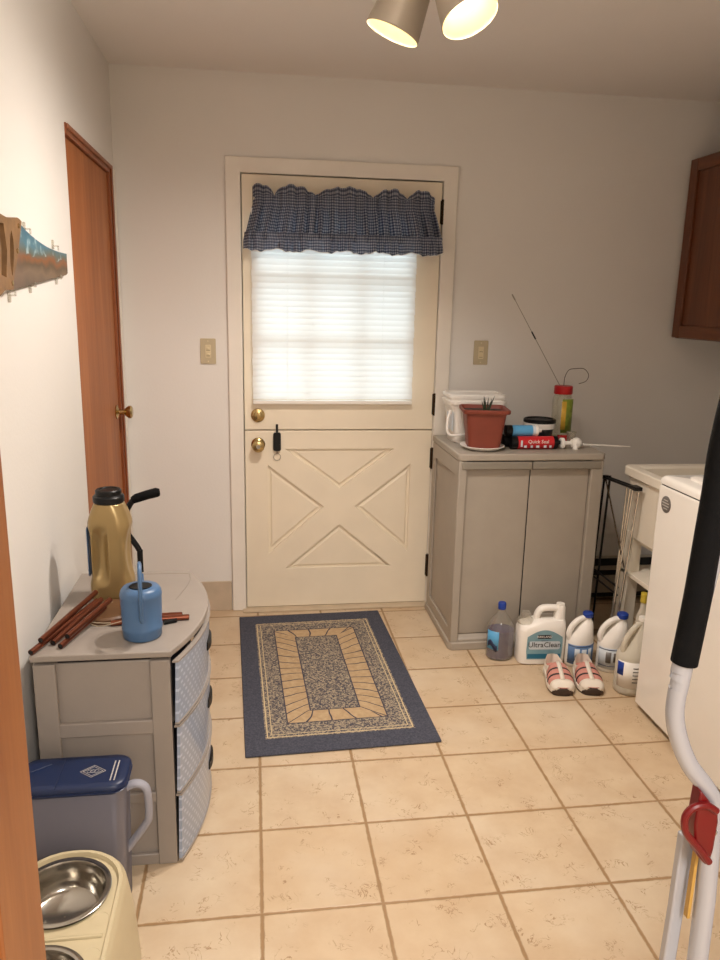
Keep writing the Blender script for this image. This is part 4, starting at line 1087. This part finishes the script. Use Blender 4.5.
# wind chime
def chime():
    o_ = (-.37, -1.54, CT)
    t = thing('wind_chime', 'dismantled wind chime, wooden disc and copper tubes lying on the drawer cart', 'wind chime', o_)
    MB(o_).lathe([(.070, 0), (.074, .003), (.074, .015), (.068, .020), (.0005, .021)], (-.365, -1.505, CT), n=36, cap1=False).build('disc', 'chime_wood', t)
    r = .0078
    tubes = [((-.508, -1.742), (-.402, -1.470), 0), ((-.468, -1.690), (-.392, -1.462), 0), ((-.492, -1.708), (-.410, -1.440), 1), ((-.445, -1.712), (-.372, -1.520), 0), ((-.432, -1.690), (-.36, -1.500), 1)]
    for (x0, y0), (x1, y1), lv in tubes:
        z0 = CT+r+lv*.016; z1 = CT+.022+r+lv*.014
        b = MB(o_); b.tube([(x0, y0, z0), (x1, y1, z1)], r, 14); tb = b.build('tube', 'copper_tube', t)
        d = (Vector((x0, y0, z0))-Vector((x1, y1, z1))).normalized(); p_ = Vector((x0, y0, z0))
        MB(o_).cyl(p_, p_+d*.0006, r*.82, n=14).build('tube_bore', 'dark_gap', tb)
    for (x0, y0), (x1, y1) in (((-.345, -1.580), (-.140, -1.555)), ((-.30, -1.545), (-.160, -1.538))):
        b = MB(o_); b.tube([(x0, y0, CT+r), (x1, y1, CT+r)], r, 14); tb = b.build('tube', 'copper_tube', t)
        MB(o_).cyl((x1, y1, CT+r), (x1+.0006, y1, CT+r), r*.82, n=14).build('tube_bore', 'dark_gap', tb)
    pts = [(-.365+.075*math.cos(a)*random.uniform(.8, 1.3), -1.53+.07*math.sin(a)*random.uniform(.7, 1.2), CT+.006+.02*random.random()) for a in [k*.9 for k in range(14)]]
    MB(o_).tube(smooth_path(pts, 4), .0012, 5).build('hanging_cord', 'cord', t)
    MB(o_).cyl((-.205, -1.585, CT+.006), (-.172, -1.570, CT+.006), .006, n=10).build('striker', 'black_plastic', t)
chime()
# cane behind the cart
o_ = (-.335, -1.115, 0); t = thing('walking_cane', 'black walking cane with offset foam handle standing behind the drawer cart', 'cane', o_)
MB(o_).tube(smooth_path([(-.333, -1.115, .015), (-.333, -1.115, .35), (-.333, -1.115, .66), (-.336, -1.115, .695), (-.372, -1.115, .755), (-.382, -1.115, .785), (-.372, -1.115, .82), (-.350, -1.115, .858), (-.33, -1.115, .870)], 6), .0095, 12).build('shaft', 'black_plastic', t)
MB(o_).tube([(-.348, -1.115, .862), (-.335, -1.115, .869), (-.30, -1.115, .880), (-.272, -1.115, .887), (-.262, -1.115, .888)], [.012, .015, .0155, .016, .012], 14).build('handle_grip', 'black_foam', t)
MB(o_).lathe([(.016, 0), (.016, .006), (.012, .02), (.011, .04)], (-.333, -1.115, 0)).build('rubber_foot', 'black_plastic', t)

# ------------------------------------------------------------------ pet food container
def pet_bin():
    x0, x1, y0, y1 = -.520, -.272, -1.918, -1.796
    xc, yc = (x0+x1)/2, (y0+y1)/2; o_ = (xc, yc, 0)
    t = thing('food_container', 'smoky grey food container with navy lid and side handle beside the drawer cart', 'container', o_)
    b = MB(); W, D = x1-x0, y1-y0
    b.rings([rrect(W*k, D*k, .03, 6, 0, 0, z) for k, z in ((.90, 0), (.93, .004), (.95, .10), (1.0, .352), (.98, .353), (.93, .10), (.91, .012), (.3, .010))])
    b.build('container_body', 'smoky_plastic', t, smooth=60)
    lid = MB(); lid.rings([rrect(W+a, D+a, .034, 6, 0, 0, z) for a, z in ((.004, .353), (.012, .355), (.014, .358), (.006, .361), (.012, .364), (.010, .373), (.002, .377), (-.03, .378), (-.10, .378))])
    L = lid.build('lid', 'navy_plastic', t, smooth=50)
    MB().tube([( -.03, -.065, .3785), (-.03, .05, .3785)], .0015, 6).tube([(-.11, .0, .3785), (-.06, .035, .3785)], .0012, 6).build('lid_seam', 'navy_plastic', L)
    # printed mark: nested diamond outlines and two text rules
    b = MB()
    for s in (.030, .023):
        pts = [(.045-s, -.005, .3790), (.045, -.005-s*.8, .3790), (.045+s, -.005, .3790), (.045, -.005+s*.8, .3790)]
        b.tube(pts, .0006, 5, loop=True)
    for k in range(3): b.tube(arc((.045-.008+.008*k, -.005), .006, 0, 2*PI*7/8, 7, 'xy', .3790), .0005, 4, loop=True)
    for dx in (.092, .101):
        y = -.045
        while y < .035: b.box(dx-.0015, dx+.0015, y, y+.004, .3782, .3792); y += .0062
    b.build('lid_print', 'badge_print', L)
    pth = smooth_path([(W/2-.006, 0, .325), (W/2+.016, 0, .334), (W/2+.036, 0, .328), (W/2+.046, 0, .305), (W/2+.046, 0, .240), (W/2+.036, 0, .215), (W/2-.010, 0, .150)], 6)
    MB().tube(pth, .0095, 12, flat=1.4).build('handle', 'frosted_plastic', t, smooth=60)
pet_bin()

# ------------------------------------------------------------------ pet feeder
def feeder():
    x0, x1, y0, y1 = -.490, -.248, -2.475, -1.982; xc, yc = (x0+x1)/2, (y0+y1)/2; o_ = (xc, yc, 0); Z = .252
    t = thing('pet_feeder', 'cream raised pet feeder with two steel bowls in the lower left corner', 'pet feeder', o_)
    W, D = x1-x0, y1-y0; R = .101
    cs = [(xc-xc+.0, y1-.122-yc), (0, y0+.128-yc)]
    b = MB()
    # skirt
    b.rings([rrect(W+a, D+a, r, 8, 0, 0, z) for a, r, z in ((.044, .10, 0), (.042, .10, .02), (.030, .105, Z-.10), (.012, .108, Z-.02), (.006, .11, Z-.004), (-.006, .11, Z+.006), (-.020, .105, Z+.006), (-.026, .102, Z-.004))], cap0=False, cap1=False)
    # deck with bowl wells
    outer = rrect(W-.024, D-.024, .102, 8)
    b.prism([outer]+[circ(R-.004, 40, c[0]-.004, c[1]) for c in cs], Z-.012, Z-.004, 'z')
    b.build('stand', 'cream_plastic', t, smooth=50)
    b = MB().tube([(-W/2+.02, 0, Z-.003), (W/2-.02, 0, Z-.003)], .0045, 8)
    b.build('divider_rib', 'cream_plastic', t)
    for sx, sy in ((1, 1), (1, -1)):
        MB().rings([circ(.018, 16, .088, sy*.045+.0, Z-.0035, 1), circ(.012, 16, .088, sy*.045, Z-.010, 1), circ(.001, 16, .088, sy*.045, Z-.011, 1)], cap0=False, cap1=False).build('finger_notch', 'cream_plastic', t)
    for c in cs:
        # cut-in rim ring + steel bowl
        b = MB().lathe([(R-.010, Z-.003), (R-.002, Z+.001), (R, Z+.0035), (R-.003, Z+.005), (R-.012, Z+.004), (R-.015, Z-.003), (R-.018, Z-.030), (R-.024, Z-.055), (R-.034, Z-.064), (.001, Z-.064)], (c[0]-.004, c[1], 0), n=56, cap0=False, cap1=False)
        b.build('bowl', 'steel_bowl', t, smooth=60)
feeder()

# ------------------------------------------------------------------ step ladder at the right edge
def ladder():
    Y = -2.80; o_ = (.70, Y, 0)
    t = thing('step_ladder', 'white tubular step ladder with black foam grip and red latch at the right edge', 'ladder', o_)
    rail = [(.590, Y, 1.55), (.568, Y, 1.46), (.555, Y, 1.361), (.553, Y, 1.303), (.550, Y, 1.238), (.547, Y, 1.176), (.541, Y, 1.098)]
    low = [(.541, Y, 1.098), (.5375, Y, 1.065), (.538, Y, 1.03), (.548, Y, .996), (.566, Y, .961), (.591, Y, .930), (.604, Y, .909), (.607, Y, .885)]
    over = [(.590, Y, 1.55), (.62, Y, 1.62), (.68, Y, 1.66), (.92, Y, 1.66), (.98, Y, 1.62), (1.01, Y, 1.55), (1.03, Y, 1.40), (1.045, Y, 1.10), (1.03, Y, .95), (.995, Y, .90)]
    MB(o_).tube(smooth_path(list(reversed(low))+rail[1:]+over[1:], 5), .0108, 16).build('hand_rail', 'white_paint_tube', t)
    MB(o_).tube(smooth_path([(.620, Y, 1.62), (.590, Y, 1.55)]+rail[1:], 4)+[], .0152, 20).build('foam_grip', 'black_foam', t)
    # front legs and rear legs, to the floor
    MB(o_).tube([(.606, Y+.004, .905), (.613, Y+.006, .84), (.616, Y+.004, .76), (.615, Y, .669), (.612, Y-.01, .40), (.605, Y-.02, .008)], .0128, 14, up=(1, 0, 0)).build('leg', 'white_paint_tube', t)
    MB(o_).tube([(.992, Y+.004, .905), (.997, Y+.010, .80), (1.003, Y, .60), (1.012, Y-.02, .008)], .0112, 14).build('leg', 'white_paint_tube', t)
    b = MB(o_).prism([[(.574, Y+.012), (.592, Y+.012), (.592, Y+.022), (.574, Y+.022)]], 0.0, .86, 'z')
    # rear channel leg leaning slightly
    b = MB(o_)
    def ch(z, x): return [(x-.009, Y+.022, z), (x+.009, Y+.022, z), (x+.009, Y+.034, z), (x-.009, Y+.034, z)]
    b.rings([ch(.842, .594), ch(.73, .5935), ch(.66, .592), ch(.0, .581)]); b.build('leg', 'white_paint_tube', t, bevel=.002)
    b = MB(o_); b.rings([ch(.86, 1.02), ch(.70, 1.024), ch(.0, 1.046)]); b.build('leg', 'white_paint_tube', t, bevel=.002)
    for z in (.14, .36, .58):
        MB(o_).box(.585, 1.02, Y-.012, Y+.012, z-.012, z).build('step', 'white_paint_tube', t, bevel=.002)
    MB(o_).box(.596, .600, Y+.006, Y+.014, .73, .835).build('wood_strip', 'wood_sliver', t)
    # red latch body and hook loop
    pts = [(.575, .936), (.590, .918), (.602, .902), (.604, .890), (.603, .850), (.600, .829), (.594, .830), (.583, .843), (.576, .862), (.573, .890)]
    MB(o_).prism([pts], Y-.016, Y+.004, 'y').build('latch_body', 'red_latch', t, bevel=.003)
    lp = smooth_path([(.597, Y-.018, .908), (.583, Y-.018, .917), (.567, Y-.018, .916), (.557, Y-.018, .903), (.561, Y-.018, .881), (.580, Y-.018, .858), (.597, Y-.018, .836)], 5)
    MB(o_).tube(lp, .0045, 10).build('latch_loop', 'red_latch', t)
    for x, z in ((.606, .902), (.606, .868)):
        MB(o_).lathe([(.0055, 0), (.0055, .003), (.003, .005), (.0, .005)], (x, Y-.004, z), axis=(0, -1, 0), n=12, cap1=False).build('rivet', 'chrome', t)
ladder()
